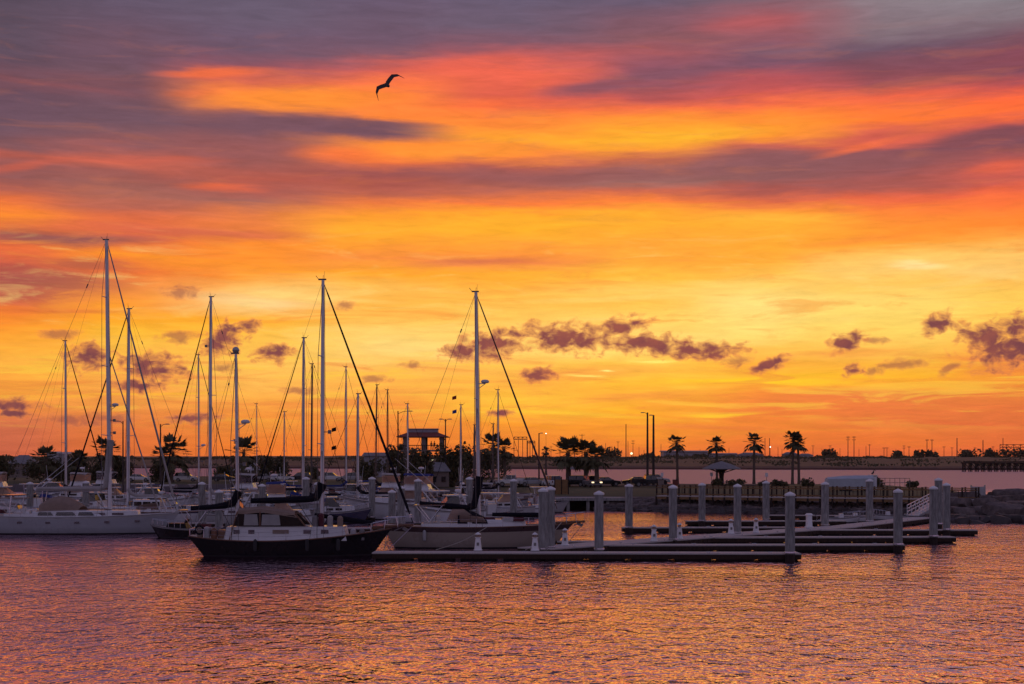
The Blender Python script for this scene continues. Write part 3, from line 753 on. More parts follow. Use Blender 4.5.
pedat(654, 106.5, 'white pedestal standing left of the walkway piling at mid picture')
pedat(679.5, 109.5, 'white pedestal half hidden behind the walkway piling at mid picture')
pedat(731, 117.0, 'white pedestal on the left side of the second walkway piling')
pedat(756, 118.9, 'white pedestal right of the second walkway piling')
# the one that is a box on legs
t = thing('power_pedestal', 'boxy white service cabinet with a hose loop near the bend of the walkway', 'power pedestal', on(809, 127.5, 0.54), 0.2)
MB().box((0, 0, .62), (.5, .4, 1.0), taper=.85).build('body', M_CAP, t); MB().box((0, 0, 1.2), (.62, .5, .16), taper=.6).build('cap', M_CAP, t)
m = MB(); m.tube([(.45 + .32 * math.cos(a * .35), 0, .85 + .32 * math.sin(a * .35)) for a in range(0, 19)], .035, 6); m.build('hose', M_GALV, t)
MB().box((0, 0, .06), (.62, .5, .12)).build('foot', M_CAP, t)

# ------------------------------------------------------------------ gangway from the boardwalk down to the walkway
ga = on(913, 151.5, 0.62); gb = on(944, 163.0, 2.05)
d = gb - ga; L = math.hypot(d.x, d.y); ang = math.atan2(d.y, d.x); sl = math.atan2(d.z, L)
g = thing('gangway', 'white aluminium gangway ramp with handrails sloping from boardwalk down to dock', 'gangway', ga, ang)
def rp(x, y, z): return (x * math.cos(sl) - z * math.sin(sl) * 0, y, z + x * math.tan(sl))
m = MB(); m.loft([[rp(0, -.6, 0), rp(0, .6, 0), rp(0, .6, .12), rp(0, -.6, .12)], [rp(L, -.6, 0), rp(L, .6, 0), rp(L, .6, .12), rp(L, -.6, .12)]], closed=True, cap=(True, True)); m.loft([[rp(0.3, -.64, 0), rp(0.3, -.66, 0), rp(0.3, -.66, -.02), rp(.3, -.64, -.02)], [rp(L, -.64, .1), rp(L, -.66, .1), (L, -.66, .05), (L, -.64, .05)]], closed=True, cap=(True, True)); m.build('ramp', M_WHITE2, g)
for s in (-1, 1):
    m = MB()
    for z in (1.15, .8, .45): m.tube([rp(0, s * .62, z), rp(L, s * .62, z)], .05, 6)
    m.build('handrail', M_WHITE, g)
    m = MB()
    for i in range(9):
        x = L * i / 8; m.tube([rp(x, s * .62, .1), rp(x, s * .62, 1.15)], .04, 5)
        if i < 8: m.tube([rp(x, s * .62, .1), rp(x + L / 8, s * .62, 1.15)], .022, 4)
    m.build('rail_posts', M_WHITE, g)
# ================================================================== boats
def lerp(a, b, t): return a + (b - a) * t
def hull_rings(L, B, F, oh_s, oh_b, n=22, full=0.55, sheer=0.35, stern_w=0.62, bowfine=1.7, ss=0.10):
    rings = []; edge = []
    for i in range(n + 1):
        t = i / n; t = t + 0.02 * math.sin(2 * PI * t)
        s = 1 - abs((t - 0.45) / 0.55) ** bowfine if t > .45 else 1 - (1 - stern_w) * ((0.45 - t) / 0.45) ** 2
        hb = max(0.015, B / 2 * (max(0.0, s) ** 0.85))
        xd = -L / 2 + t * L; xw = -L / 2 + oh_s + t * (L - oh_s - oh_b)
        zs = F * (1 + sheer * (max(0, (t - .35) / .65)) ** 2 + ss * (max(0, (.35 - t) / .35)) ** 2)
        wf = 0.90 if 0.1 < t < .8 else 0.8
        def pt(q, y, z): return (lerp(xd, xw, q), y, z)
        rows = [(0.0, hb, zs), (.10, hb * .995, zs * .90), (.22, hb * .985, zs * .78), (.55, hb * .96, zs * .45), (.86, hb * (wf + .02), 0.11), (1.0, hb * wf * .97, 0.0), (1.05, hb * .6, -0.35), (1.05, 0, -0.6)]
        P = [pt(q, -y, z) for q, y, z in rows]; S = [pt(q, y, z) for q, y, z in rows[:-1]][::-1]
        rings.append(P + S + [(xd, 0, zs + 0.05 * B / 3)]); edge.append((xd, hb, zs))
    return rings, edge
HULL_MIS = [1, 0, 0, 0, 2, 2, 2, 2, 2, 2, 0, 0, 0, 1, 3, 3]
def shift_mis(top=0, stripe=1, boot=2, deck=3, wide=False):
    a = [stripe, top, top, top, boot, boot, boot]
    if wide: a[1] = stripe
    return a + a[::-1] + [deck, deck]
def edge_at(edge, x):
    for (a, b) in zip(edge, edge[1:]):
        if a[0] <= x <= b[0]:
            t = (x - a[0]) / (b[0] - a[0] + 1e-9); return lerp(a[1], b[1], t), lerp(a[2], b[2], t)
    return (edge[0][1], edge[0][2]) if x < edge[0][0] else (edge[-1][1], edge[-1][2])
def rounded_plan(x0, x1, w0, w1, z0, z1, inset=0.12, nose=0.35):
    """trunk cabin: plan outline narrowing to the front, walls leaning in"""
    def ring(k, z):
        ww0, ww1 = w0 * k, w1 * k
        return [(x0 + (1 - k) * .4, -ww0 / 2, z), (x1 - nose, -ww1 / 2, z), (x1 - nose * .25 - (1 - k) * 2, -ww1 / 4, z), (x1 - nose * .25 - (1 - k) * 2, ww1 / 4, z), (x1 - nose, ww1 / 2, z), (x0 + (1 - k) * .4, ww0 / 2, z)]
    m = MB(); h = z1 - z0
    m.loft([ring(1, z0), ring(1 - inset * .5, z0 + h * .8), ring(1 - inset, z1)], closed=True, cap=(True, True))
    m.add([(x0 + .1, 0, z1 + .05), (x1 - nose, 0, z1 + .03)], [])
    return m
def arch(x0, x1, w, z0, h, n=10, lean0=0.0, lean1=0.35, k=1.0):
    rings = []
    for j in range(5):
        q = j / 4; x = lerp(x0, x1, q); hh = h * (1 - 0.55 * q ** 2.2) if k else h
        rings.append([(x + lean1 * (1 - math.sin(PI * i / n)) * q - lean0 * 0, -w / 2 * math.cos(PI * i / n) * (1 - .08 * q), z0 + hh * (math.sin(PI * i / n) ** 0.45)) for i in range(n + 1)])
    return rings
def fabric_bundle(pts, r0, seed=0, flat=1.35, n=8):
    """furled sail under a cover: lumpy tube"""
    m = MB(); rs = []; P = []
    k = 14
    for i in range(k + 1):
        t = i / k; f = t * (len(pts) - 1); a = min(int(f), len(pts) - 2)
        p = Vector(pts[a]).lerp(Vector(pts[a + 1]), f - a)
        P.append(p); rs.append(lerp(r0[0], r0[1], t) * (1 + .12 * nz(t * 7 + seed, seed)))
    m.tube(P, rs, n); return m

def sailboat(name, label, cat, loc, rz, L=12.0, B=3.6, F=1.15, hull=None, stripe=None, boot=None, masts=((0.08, 16.0, .11, {}),),
             cover=None, dodger=None, dodger_glass=None, cabin_mat=None, det=2, oh=(0.9, 1.4), sheer=0.35, group=None, furl=0.10, furl_mat=None, furl_end=None, bowsprit=0.0,
             wide_stripe=False, spar=None, boom=True, cabin=True, windows=3, lean=0.0, rail=None, backstay=True, pilothouse=False, stern_w=.62, ss=.10, arch_s=False, ports=0, cab=(-.12, .26)):
    hull = hull or M_WHITE; stripe = stripe or M_NAVY; boot = boot or M_BOOT; cover = cover or M_CANVDK; cabin_mat = cabin_mat or M_WHITE; spar = spar or M_ALU
    t = thing(name, label, cat, loc, rz, group)
    rings, edge = hull_rings(L, B, F, oh[0], oh[1], sheer=sheer, stern_w=stern_w, ss=ss)
    m = MB(); m.loft(rings, closed=True, mis=shift_mis(wide=wide_stripe), cap=(True, True)); h = m.build('hull', [hull, stripe, boot, M_DECK], t, smooth=True)
    # cap rail along the sheer
    m = MB()
    for s in (-1, 1): m.tube([(e[0], s * e[1], e[2] + .03) for e in edge], .045, 5)
    m.build('toe_rail', rail or M_TEAK, t)
    if ports:
        for s in (-1, 1):
            for i in range(ports):
                x = -L * .3 + L * .6 * i / max(1, ports - 1); w, z = edge_at(edge, x)
                m = MB(); m.box((0, 0, 0), (.42, .06, .16)); m.build('portlight', M_GLASS, t, loc=(x, s * (w * .98), z * .70))
    def deck_z(x): return edge_at(edge, x)[1]
    zc = deck_z(0) + .02
    if cabin:
        x0, x1 = L * cab[0], L * cab[1]; hh = .55 if L > 11 else .42
        cb = rounded_plan(x0, x1, B * .62, B * .40, zc - .1, zc + hh).build('cabin', cabin_mat, t, smooth=False)
        if det >= 1:
            for s in (-1, 1):
                for i in range(windows):
                    q = (i + .5) / windows; x = lerp(x0 + .3, x1 - 1.0, q)
                    w = lerp(B * .62, B * .40, (x - x0) / (x1 - x0)) * .97
                    m = MB(); m.box((0, 0, 0), ((x1 - x0 - 1.2) / windows * .62, .03, hh * .36)); m.build('window', M_GLASS, cb, loc=(x, s * (w / 2 + .012), zc + hh * .45))
            m = MB(); m.box((0, 0, 0), (.55, .55, .07)); m.build('hatch', M_GLASS, cb, loc=(lerp(x0, x1, .62), 0, zc + hh + .05))
            m = MB()
            for s in (-1, 1): m.tube([(x0 + .5, s * B * .22, zc + hh + .09), (x1 - 1.2, s * B * .17, zc + hh + .09)], .022, 5)
            m.build('grab_rail', M_TEAK, cb)
        if pilothouse:
            ph = rounded_plan(x0 - L * .06, x0 + L * .16, B * .6, B * .5, zc + .1, zc + 1.25, inset=.2, nose=.5).build('pilothouse', cabin_mat, t)
            for s in (-1, 1):
                for i in range(3):
                    m = MB(); m.box((0, 0, 0), (L * .05, .05, .42)); m.build('window', M_GLASS, ph, loc=(x0 - L * .03 + i * L * .062, s * (B * .285 - i * .05), zc + .85))
            m = MB(); m.box((0, 0, 0), (.06, B * .4, .4)); m.build('window', M_GLASS, ph, loc=(x0 + L * .16 - .02, 0, zc + .85))
        # cockpit coamings
        m = MB()
        for s in (-1, 1): m.box((x0 - L * .12, s * B * .27, zc + .12), (L * .24, .12, .34))
        m.box((x0 - L * .24, 0, zc + .1), (.12, B * .5, .3)); m.build('coaming', cabin_mat, t)
        if det >= 1:
            wx = x0 - L * .17; m = MB()
            m.tube([(wx, .42 * math.cos(a * PI / 8), zc + .75 + .42 * math.sin(a * PI / 8)) for a in range(17)], .022, 5)
            for a in range(3): m.tube([(wx, .42 * math.cos(a * PI / 3), zc + .75 + .42 * math.sin(a * PI / 3)), (wx, -.42 * math.cos(a * PI / 3), zc + .75 - .42 * math.sin(a * PI / 3))], .014, 4)
            m.build('steering_wheel', M_STEEL, t)
            m = MB(); m.box((wx + .2, 0, zc + .35), (.25, .3, .9)); m.build('binnacle', M_WHITE, t)
        if dodger:
            dx0, dx1 = x0 - L * .05, x0 + L * .085
            m = MB(); m.loft(arch(dx0, dx1, B * .6, zc + .25, 1.05)); dg = m.build('sprayhood', dodger, t, smooth=True)
            if det >= 1:
                gm = dodger_glass or M_CLEAR
                for s in (-1, 1):
                    m = MB(); xa, xb = dx0 + .15, dx1 + .1; m.add([(xa, s * (B * .3 + .02), zc + .38), (xb + .12, s * (B * .28 + .02), zc + .36), (xb - .15, s * (B * .275 + .02), zc + .74), (xa, s * (B * .295 + .02), zc + .95),
                        (xa, s * (B * .3 + .035), zc + .38), (xb + .12, s * (B * .28 + .035), zc + .36), (xb - .15, s * (B * .275 + .035), zc + .74), (xa, s * (B * .295 + .035), zc + .95)],
                        [(0, 1, 2, 3), (7, 6, 5, 4), (0, 1, 5, 4), (1, 2, 6, 5), (2, 3, 7, 6), (3, 0, 4, 7)]); m.build('window', gm, dg)
    # pulpit, pushpit, lifelines
    if det >= 1:
        m = MB(); bx = L / 2 - .1; bw, bz = edge_at(edge, bx - 1.3); zt = deck_z(bx) + .6
        for s in (-1, 1):
            m.tube([(bx - 1.3, s * bw, bz), (bx - 1.25, s * bw, bz + .62), (bx - .3, s * .28, zt), (bx + .1, 0, zt + .03)], .022, 5)
            m.tube([(bx - .4, s * .25, deck_z(bx)), (bx - .35, s * .28, zt)], .022, 5)
        m.build('pulpit', M_STEEL, t)
        m = MB(); sx = -L / 2 + .1; sw_, sz = edge_at(edge, sx + 1.0)
        m.tube([(sx + 1.0, sw_, sz), (sx + 1.0, sw_, sz + .62), (sx, sw_ * .8, sz + .64), (sx, -sw_ * .8, sz + .64), (sx + 1.0, -sw_, sz + .62), (sx + 1.0, -sw_, sz)], .022, 5)
        for s in (-1, 1): m.tube([(sx, s * sw_ * .75, sz), (sx, s * sw_ * .8, sz + .64)], .022, 5)
        m.build('pushpit', M_STEEL, t)
        m = MB()
        for s in (-1, 1):
            pts1 = []; 
            for i in range(7):
                x = lerp(sx + 1.0, bx - 1.3, i / 6); w, z = edge_at(edge, x); pts1.append((x, s * w, z + .62)); m.tube([(x, s * w, z), (x, s * w, z + .63)], .015, 4)
            m.tube(pts1, .009, 3); m.tube([(a, b, c - .3) for a, b, c in pts1], .008, 3)
        m.build('lifelines', M_STEEL, t)
    if bowsprit:
        bz = deck_z(L / 2)
        m = MB(); m.tube([(L / 2 - 1.4, 0, bz + .06), (L / 2 + bowsprit, 0, bz + .06 + bowsprit * .14)], [.12, .08], 8); m.build('bowsprit', M_TEAK, t)
        m = MB(); m.tube([(L / 2 + bowsprit * .9, 0, bz + .1), (L / 2 - .5, 0, .15)], .02, 4)
        for s in (-1, 1): m.tube([(L / 2 + bowsprit, 0, bz + .9), (L / 2 + bowsprit * .2, s * .35, bz + .8), (L / 2 - .6, s * .6, bz + .75)], .022, 4); m.tube([(L / 2 + bowsprit * .3, s * .33, bz + .1), (L / 2 + bowsprit * .2, s * .35, bz + .8)], .02, 4)
        m.tube([(L / 2 + bowsprit, 0, bz + .9), (L / 2 + bowsprit, 0, bz + .1 + bowsprit * .12)], .02, 4)
        m.build('bowsprit_rail', M_STEEL, t)
        m = MB(); m.tube([(L / 2 + bowsprit * .5, .12, bz + .1), (L / 2 + bowsprit * .1, .14, bz - .15)], .035, 5); m.box((L / 2 + bowsprit * .62, .12, bz - .05), (.4, .12, .22), ry=.5); m.build('anchor', M_GALV, t)
    bow = Vector((L / 2 + (bowsprit if bowsprit else -.15), 0, deck_z(L / 2) + .1 + bowsprit * .14))
    last_top = None
    for k, (fx, H, rm, o) in enumerate(masts):
        mx = fx * L; z0 = deck_z(mx) + (.35 if cabin else 0)
        top = Vector((mx + lean * H - o.get('rake', .012) * H, 0, H)); base = Vector((mx, 0, z0 - .3))
        m = MB(); m.tube([base, base.lerp(top, .55), top], [rm, rm, rm * .78], 8); ms = m.build('mast', o.get('mat', spar), t, smooth=True)
        if det >= 1 or True:
            m = MB(); m.box(top + Vector((-.05, 0, .04)), (.55, .12, .1)); m.tube([top, top + Vector((.02, 0, .35))], .02, 4); m.tube([top + Vector((-.3, 0, .05)), top + Vector((-.5, 0, .3))], .018, 4)
            m.tube([top + Vector((.1, .0, .0)), top + Vector((.1, 0, .6))], .009, 4); m.build('masthead_gear', M_WIRE, ms)
        sp = o.get('spr', 2); spw = []
        for i in range(sp):
            f = (i + 1) / (sp + 1.0) + .04; p = base.lerp(top, f); w = B * (.36 - .07 * i); spw.append((p, w))
            m = MB(); m.tube([p + Vector((-.18, -w, .04)), p, p + Vector((-.18, w, .04))], [.03, .05, .03], 5); m.build('spreader', spar, ms)
            # seen from abeam the spreaders foreshorten, as on a real boat
        chx = mx - .15; cw, cz = edge_at(edge, chx)
        m = MB()
        for s in (-1, 1):
            pts = [(chx, s * cw * .97, cz)] + [(p.x - .18, s * w, p.z + .04) for p, w in spw] + [tuple(top - Vector((0, 0, .1)))]
            m.tube(pts, .021, 4)
            if spw:
                m.tube([(chx + .45, s * cw * .95, cz), tuple(spw[0][0])], .013, 4); m.tube([(chx - .5, s * cw * .95, cz), tuple(spw[0][0])], .013, 4)
        m.build('shrouds', M_WIRE, ms)
        m = MB(); m.tube([base + Vector((rm + .03, .03, 1.2)), top + Vector((rm, .03, -.3))], .010, 3); m.tube([base + Vector((.35, -.2, .6)), top + Vector((.1, -.05, -.6))], .010, 3); m.build('halyards', M_WIRE, ms)
        if k == 0 and furl_mat is not False:
            a = top - Vector((-.1, 0, o.get('fdrop', .35))); e = furl_end or bow; e = Vector(e)
            m = MB(); m.tube([a, a.lerp(e, .04), a.lerp(e, .5), a.lerp(e, .93), a.lerp(e, .955), e], [.018, furl * .55, furl * .8, furl * 1.05, furl * .4, .03], 7); m.build('furled_headsail', furl_mat or M_CANVDK, t, smooth=True)
            m = MB(); d_ = a.lerp(e, .965); m.lathe((d_.x, d_.y, d_.z - .1), [(.13, 0), (.13, .05), (.06, .06), (.06, .14), (.13, .15), (.13, .2)], 10); m.build('furling_drum', M_STEEL, t)
        for (f1, bxx) in o.get('inner', ()):
            a = base.lerp(top, f1); e = Vector((bxx * L, 0, deck_z(bxx * L) + .1)); m = MB(); m.tube([a, a.lerp(e, .05), a.lerp(e, .93), e], [.015, furl * .5, furl * .8, .02], 6); m.build('inner_forestay_sail', furl_mat or M_CANVDK, t, smooth=True)
        if backstay and k == len(masts) - 1:
            e = Vector((-L / 2 + .15, 0, deck_z(-L / 2) + .1)); m = MB(); q = top.lerp(e, .72)
            m.tube([top, q], .014, 4); m.tube([q, (e.x, .8, e.z)], .012, 4); m.tube([q, (e.x, -.8, e.z)], .012, 4); m.build('backstay', M_WIRE, t)
            m = MB(); j = top.lerp(e, .16); m.tube([j, top.lerp(e, .175)], .05, 6); m.build('stay_insulator', M_WIRE, t)
        if o.get('boom', boom):
            bl = o.get('bl', .36) * L; bz = z0 + o.get('bz', 1.15); r_ = o.get('br', .20)
            bs = Vector((mx - .2, 0, bz)); be = Vector((mx - bl, 0, bz + o.get('brise', .10)))
            m = MB(); m.tube([bs, be], .09, 8); bo = m.build('boom', spar, t)
            pts = [bs + Vector((.25, 0, o.get('stack', .9))), bs + Vector((-.12, 0, .42)), bs + Vector((-.7, 0, .20)), bs.lerp(be, .5) + Vector((0, 0, .14)), be + Vector((.2, 0, .10))]
            fabric_bundle(pts, (r_ * 1.25, r_ * .7), k + L).build('sail_cover', cover, bo, smooth=True)
            m = MB(); m.tube([be + Vector((.1, 0, 0)), (be.x + .3, 0, deck_z(be.x) + .3)], .018, 4); m.tube([bs.lerp(be, .3), (mx - .1, 0, z0)], .022, 4); m.tube([be, top], .009, 3); m.build('mainsheet', M_WIRE, bo)
        if 'radar' in o:
            p = base.lerp(top, o['radar']); m = MB(); sgn = o.get('rs', 1)
            m.box(p + Vector((sgn * .35, 0, -.12)), (.6, .14, .06)); m.tube([p + Vector((sgn * .1, 0, -.5)), p + Vector((sgn * .6, 0, -.14))], .025, 4); ra = m.build('radar_bracket', spar, ms)
            m = MB(); m.lathe(p + Vector((sgn * .6, 0, -.08)), [(.22, 0), (.31, .05), (.31, .17), (.2, .25), (.03, .27)], 12); m.build('radar_dome', M_WHITE, ra, smooth=True)
        if o.get('ball'):
            m = MB(); m.lathe(top + Vector((0, 0, .12)), [(.03, -.1), (.18, -.02), (.26, .14), (.18, .31), (.03, .38)], 10); m.build('antenna_dome', M_WHITE2, ms, smooth=True)
        if 'steps' in o:
            for f in o['steps']:
                p = base.lerp(top, f); m = MB(); m.tube([p, p + Vector((.45, 0, 0))], .03, 4); m.box(p + Vector((.5, 0, 0)), (.22, .2, .26)); m.build('deck_light', M_GALV, ms)
        if 'flags' in o:
            for (f, mt, off) in o['flags']:
                p = base.lerp(top, f) + Vector((off, 0.5, 0)); m = MB()
                for i in range(4):
                    a0, a1 = i * .10, (i + 1) * .10
                    m.add([(p.x - a0 * .8, p.y + .04 * math.sin(i * 2), p.z - a0 * .25), (p.x - a1 * .8, p.y + .04 * math.sin(i * 2 + 2), p.z - .02 - a1 * .25), (p.x - a1 * .8, p.y + .04 * math.sin(i * 2 + 2), p.z - .28 - a1 * .2), (p.x - a0 * .8, p.y + .04 * math.sin(i * 2), p.z - .28 - a0 * .2)], [(0, 1, 2, 3)])
                m.build('flag', mt, ms)
        last_top = top
    return t

def placed(px, Y, H_top_px, mast_frac, L, heading, rz=0.0):
    """hull centre so that the mast stands at px; returns (loc, mast height, rz)"""
    X = (px - 512) / FOC * Y
    loc = Vector((X - heading * mast_frac * L * math.cos(rz), Y - heading * mast_frac * L * math.sin(rz), 0))
    return loc, zof(H_top_px, Y), (rz if heading > 0 else PI + rz)

# ---- the three large ones in front
lo, H, rz = placed(323, 98.4, 280, 0.15, 14.3, 1, 0.02)
ketch = sailboat('ketch', 'black hulled ketch with white cabin and two masts, alone in front of the docks', 'sailboat', lo, rz, L=13.8, B=3.9, F=1.06, ss=.30, cabin=False, hull=M_BLACKH, stripe=M_BLACKH, boot=M_BOOT,
    masts=((0.15, H, .135, {'bl': .37, 'bz': 2.45, 'br': .27, 'brise': .0, 'stack': 1.3, 'rake': -.004, 'steps': (.42,), 'flags': ((.44, M_CANVDK, .9), (.37, M_CANVDK, .9)), 'spr': 2}),
           (-0.268, zof(354, 98.4), .115, {'bl': .25, 'bz': 2.15, 'br': .24, 'brise': -.1, 'stack': 1.2, 'radar': .64, 'rs': 1, 'ball': True, 'spr': 1, 'steps': (.42,)})),
    cover=M_CANVDK, dodger=None, oh=(1.1, 1.5), sheer=.74, bowsprit=1.5, furl=.095, windows=4, rail=M_TEAK, stern_w=.55, furl_mat=M_CANVDK, cab=(-.22, .22))
# its wheelhouse with beige curtains, and gear on deck
zk = 1.08
m = MB(); m.loft([[(-3.7, -1.25, zk + 1.75), (-3.55, -1.2, zk + 2.05), (-3.5, -.6, zk + 2.2), (-3.5, .6, zk + 2.2), (-3.55, 1.2, zk + 2.05), (-3.7, 1.25, zk + 1.75)],
                  [(-1.9, -1.3, zk + 1.95), (-1.9, -1.22, zk + 2.18), (-1.9, -.6, zk + 2.32), (-1.9, .6, zk + 2.32), (-1.9, 1.22, zk + 2.18), (-1.9, 1.3, zk + 1.95)],
                  [(0.7, -1.3, zk + 1.55), (.35, -1.2, zk + 1.85), (.3, -.6, zk + 2.0), (.3, .6, zk + 2.0), (.35, 1.2, zk + 1.85), (0.7, 1.3, zk + 1.55)]])
wh = m.build('wheelhouse_canopy', M_CANVBG, ketch, smooth=False)
for s in (-1, 1):
    m = MB(); m.prism([(-3.9, zk + 1.0), (1.1, zk + 1.0), (.3, zk + 1.75), (-3.5, zk + 1.85)], s * 1.265 - .015, s * 1.265 + .015); m.build('side_panel', M_WOODDK, wh)
m = MB(); m.box((-.3, 0, zk + .48), (8.4, 2.5, .96), taper=.95); tk_ = m.build('trunk_cabin', M_WHITE, ketch)
for s in (-1, 1):
    for x_, w_ in ((-3.6, .4), (-2.6, .4), (-.6, 1.1), (1.2, .5), (2.4, .5)): MB().box((0, 0, 0), (w_, .04, .26)).build('window', M_GLASS if x_ != -.6 else M_CANVBG, tk_, loc=(x_, s * 1.235, zk + .62))
for s in (-1, 1):
    for (xa, xb, za, zb) in ((-3.1, -2.1, 1.06, 1.82), (-1.9, -.6, 1.06, 1.80)):
        m = MB(); m.add([(xa, s * 1.30, zk + za), (xb, s * 1.31, zk + za), (xb - .1, s * 1.26, zk + zb), (xa + .05, s * 1.25, zk + zb), (xa, s * 1.33, zk + za), (xb, s * 1.34, zk + za), (xb - .1, s * 1.29, zk + zb), (xa + .05, s * 1.28, zk + zb)],
                        [(0, 1, 2, 3), (7, 6, 5, 4), (0, 1, 5, 4), (1, 2, 6, 5), (2, 3, 7, 6), (3, 0, 4, 7)]); m.build('curtain_window', M_CANVWH, wh)
m = MB()
for s in (-1, 1):
    m.tube([(-4.1, s * 1.3, zk), (-3.55, s * 1.26, zk + 2.0)], .04, 5); m.tube([(-2.0, s * 1.31, zk + 1), (-2.0, s * 1.27, zk + 2.0)], .05, 5); m.tube([(1.1, s * 1.3, zk + 1), (.4, s * 1.27, zk + 1.85)], .05, 5)
m.build('canopy_frame', M_TEAK, wh)
m = MB(); m.tube([(1.6, -.3, zk + 1.75), (3.6, -.3, zk + 1.45), (5.6, -.2, zk + 1.15)], [.12, .2, .16], 8); m.build('staysail_boom_cover', M_CANVDK, ketch, smooth=True)
for x, y, z, mt in ((1.7, -.8, 1.6, M_GALV), (2.1, -.7, 1.75, M_CANVRD), (2.7, -.6, 1.6, M_CANVWH), (4.3, -.7, .7, M_WHITE2), (4.9, -.6, .65, M_GALV), (3.4, -.7, 1.55, M_CANVBG), (-5.2, -.9, .75, M_TEAK), (-5.7, -.8, .85, M_WHITE2), (-6.2, -.6, .9, M_CANVBG)):
    m = MB(); m.lathe((x, y, zk), [(.18, 0), (.22, .1), (.2, z), (.08, z + .12)], 8); m.build('deck_gear', mt, ketch, smooth=True)
m = MB(); m.box((-4.75, 0, zk + .35), (.5, 1.4, .7), taper=.9); m.build('helm_box', M_TEAK, ketch)
for x in (-2.2, 1.3, 3.4):
    m = MB(); m.lathe((0, 0, 0), [(.03, -.42), (.12, -.36), (.14, 0), (.12, .32), (.03, .4)], 8); m.build('fender', M_RUBBER, ketch, smooth=True, loc=(x, -2.08, .85))
m = MB(); m.tube([(-7.0, 0, zk + .2), (-7.25, 0, zk + 1.7)], .025, 5); m.build('flagstaff', M_TEAK, ketch)
m = MB(); m.tube([(-6.1 + .28 * math.cos(a * PI / 6), -1.35, zk + .75 + .28 * math.sin(a * PI / 6)) for a in range(13)], .07, 6); m.build('life_ring', M_CANVDK, ketch)

lo, H, rz = placed(110, 128, 240, .135, 17.0, 1, 0.0)
cutter = sailboat('cutter', 'large white sloop with beige sprayhood and the tallest mast, at the left edge', 'sailboat', lo, rz, L=17.0, B=4.7, F=1.5, hull=new_mat('shaded_white_topsides', (.42, .43, .47), .3, nscale=.6, namt=.1), stripe=M_WHITE2, masts=((.135, H, .19, {'bl': .40, 'bz': 1.9, 'br': .24, 'brise': .1, 'stack': 4.6, 'spr': 3, 'steps': (.30, .345), 'radar': .40, 'inner': ((.60, .40),)}),),  # hull white darkened: shade on this boat put into its colour
    cover=M_CANVWH, dodger=None, oh=(.5, 1.3), sheer=.22, furl=.10, furl_mat=M_CANVWH, windows=4, ports=5, cab=(-.16, .30), stern_w=.8, rail=M_WHITE2)
zk = 1.5
m = MB(); rr = []
for j in range(9):
    q = j / 8; hgt = 1.5 * math.sin(PI * (.18 + .72 * q)) ** .8
    rr.append([(-3.7 + 3.6 * q, -1.5 * math.cos(PI * i / 10) * (1 - .15 * abs(q - .4)), zk + .35 + hgt * math.sin(PI * i / 10) ** .5) for i in range(11)])
m.loft(rr); m.build('sprayhood', M_CANVBG, cutter, smooth=True)
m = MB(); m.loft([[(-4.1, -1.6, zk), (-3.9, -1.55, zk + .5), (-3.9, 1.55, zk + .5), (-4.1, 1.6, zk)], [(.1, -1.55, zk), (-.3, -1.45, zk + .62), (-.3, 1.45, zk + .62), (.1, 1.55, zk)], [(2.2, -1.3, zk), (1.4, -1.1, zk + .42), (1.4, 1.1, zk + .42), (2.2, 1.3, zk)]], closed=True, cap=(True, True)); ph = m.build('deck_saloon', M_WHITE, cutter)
for s in (-1, 1):
    for xa, xb in ((-3.7, -2.3), (-2.1, -.3), (-.1, 1.3)):
        m = MB(); m.add([(xa, s * 1.60, zk + .18), (xb, s * 1.60 if xb < 0 else s * 1.42, zk + .18), (xb - .25, s * 1.56 if xb < 0 else s * 1.36, zk + .46), (xa + .1, s * 1.57, zk + .46), (xa, s * 1.63, zk + .18), (xb, s * 1.63 if xb < 0 else s * 1.45, zk + .18), (xb - .25, s * 1.59 if xb < 0 else s * 1.39, zk + .46), (xa + .1, s * 1.60, zk + .46)],
            [(0, 1, 2, 3), (7, 6, 5, 4), (0, 1, 5, 4), (1, 2, 6, 5), (2, 3, 7, 6), (3, 0, 4, 7)]); m.build('window', M_GLASS, ph)
m = MB()
for x in (-7.4, -6.2): 
    m.tube([(x, -1.7, zk), (x + .2, -1.65, zk + 1.9), (x + .2, 1.65, zk + 1.9), (x, 1.7, zk)], .04, 5)
m.build('stern_arch', M_STEEL, cutter)
m = MB(); m.box((-6.6, 0, zk + 1.95), (2.2, 3.0, .08)); m.build('solar_panel', M_GLASS, cutter)
m = MB(); m.tube([(-7.5 + .0, -1.8 + .0, zk + .55 + .0)] + [(-7.5 + .25 * math.cos(a * PI / 5), -1.85, zk + .5 + .1 * math.sin(a * PI / 5)) for a in range(9)], .09, 6); m.build('horseshoe_buoy', M_YELLOW, cutter)
for x in (-4.9, -4.3, 2.9): m = MB(); m.box((x, 0, zk + .3), (.4, 1.6, .5), taper=.8); m.build('cockpit_seat', M_WHITE, cutter)

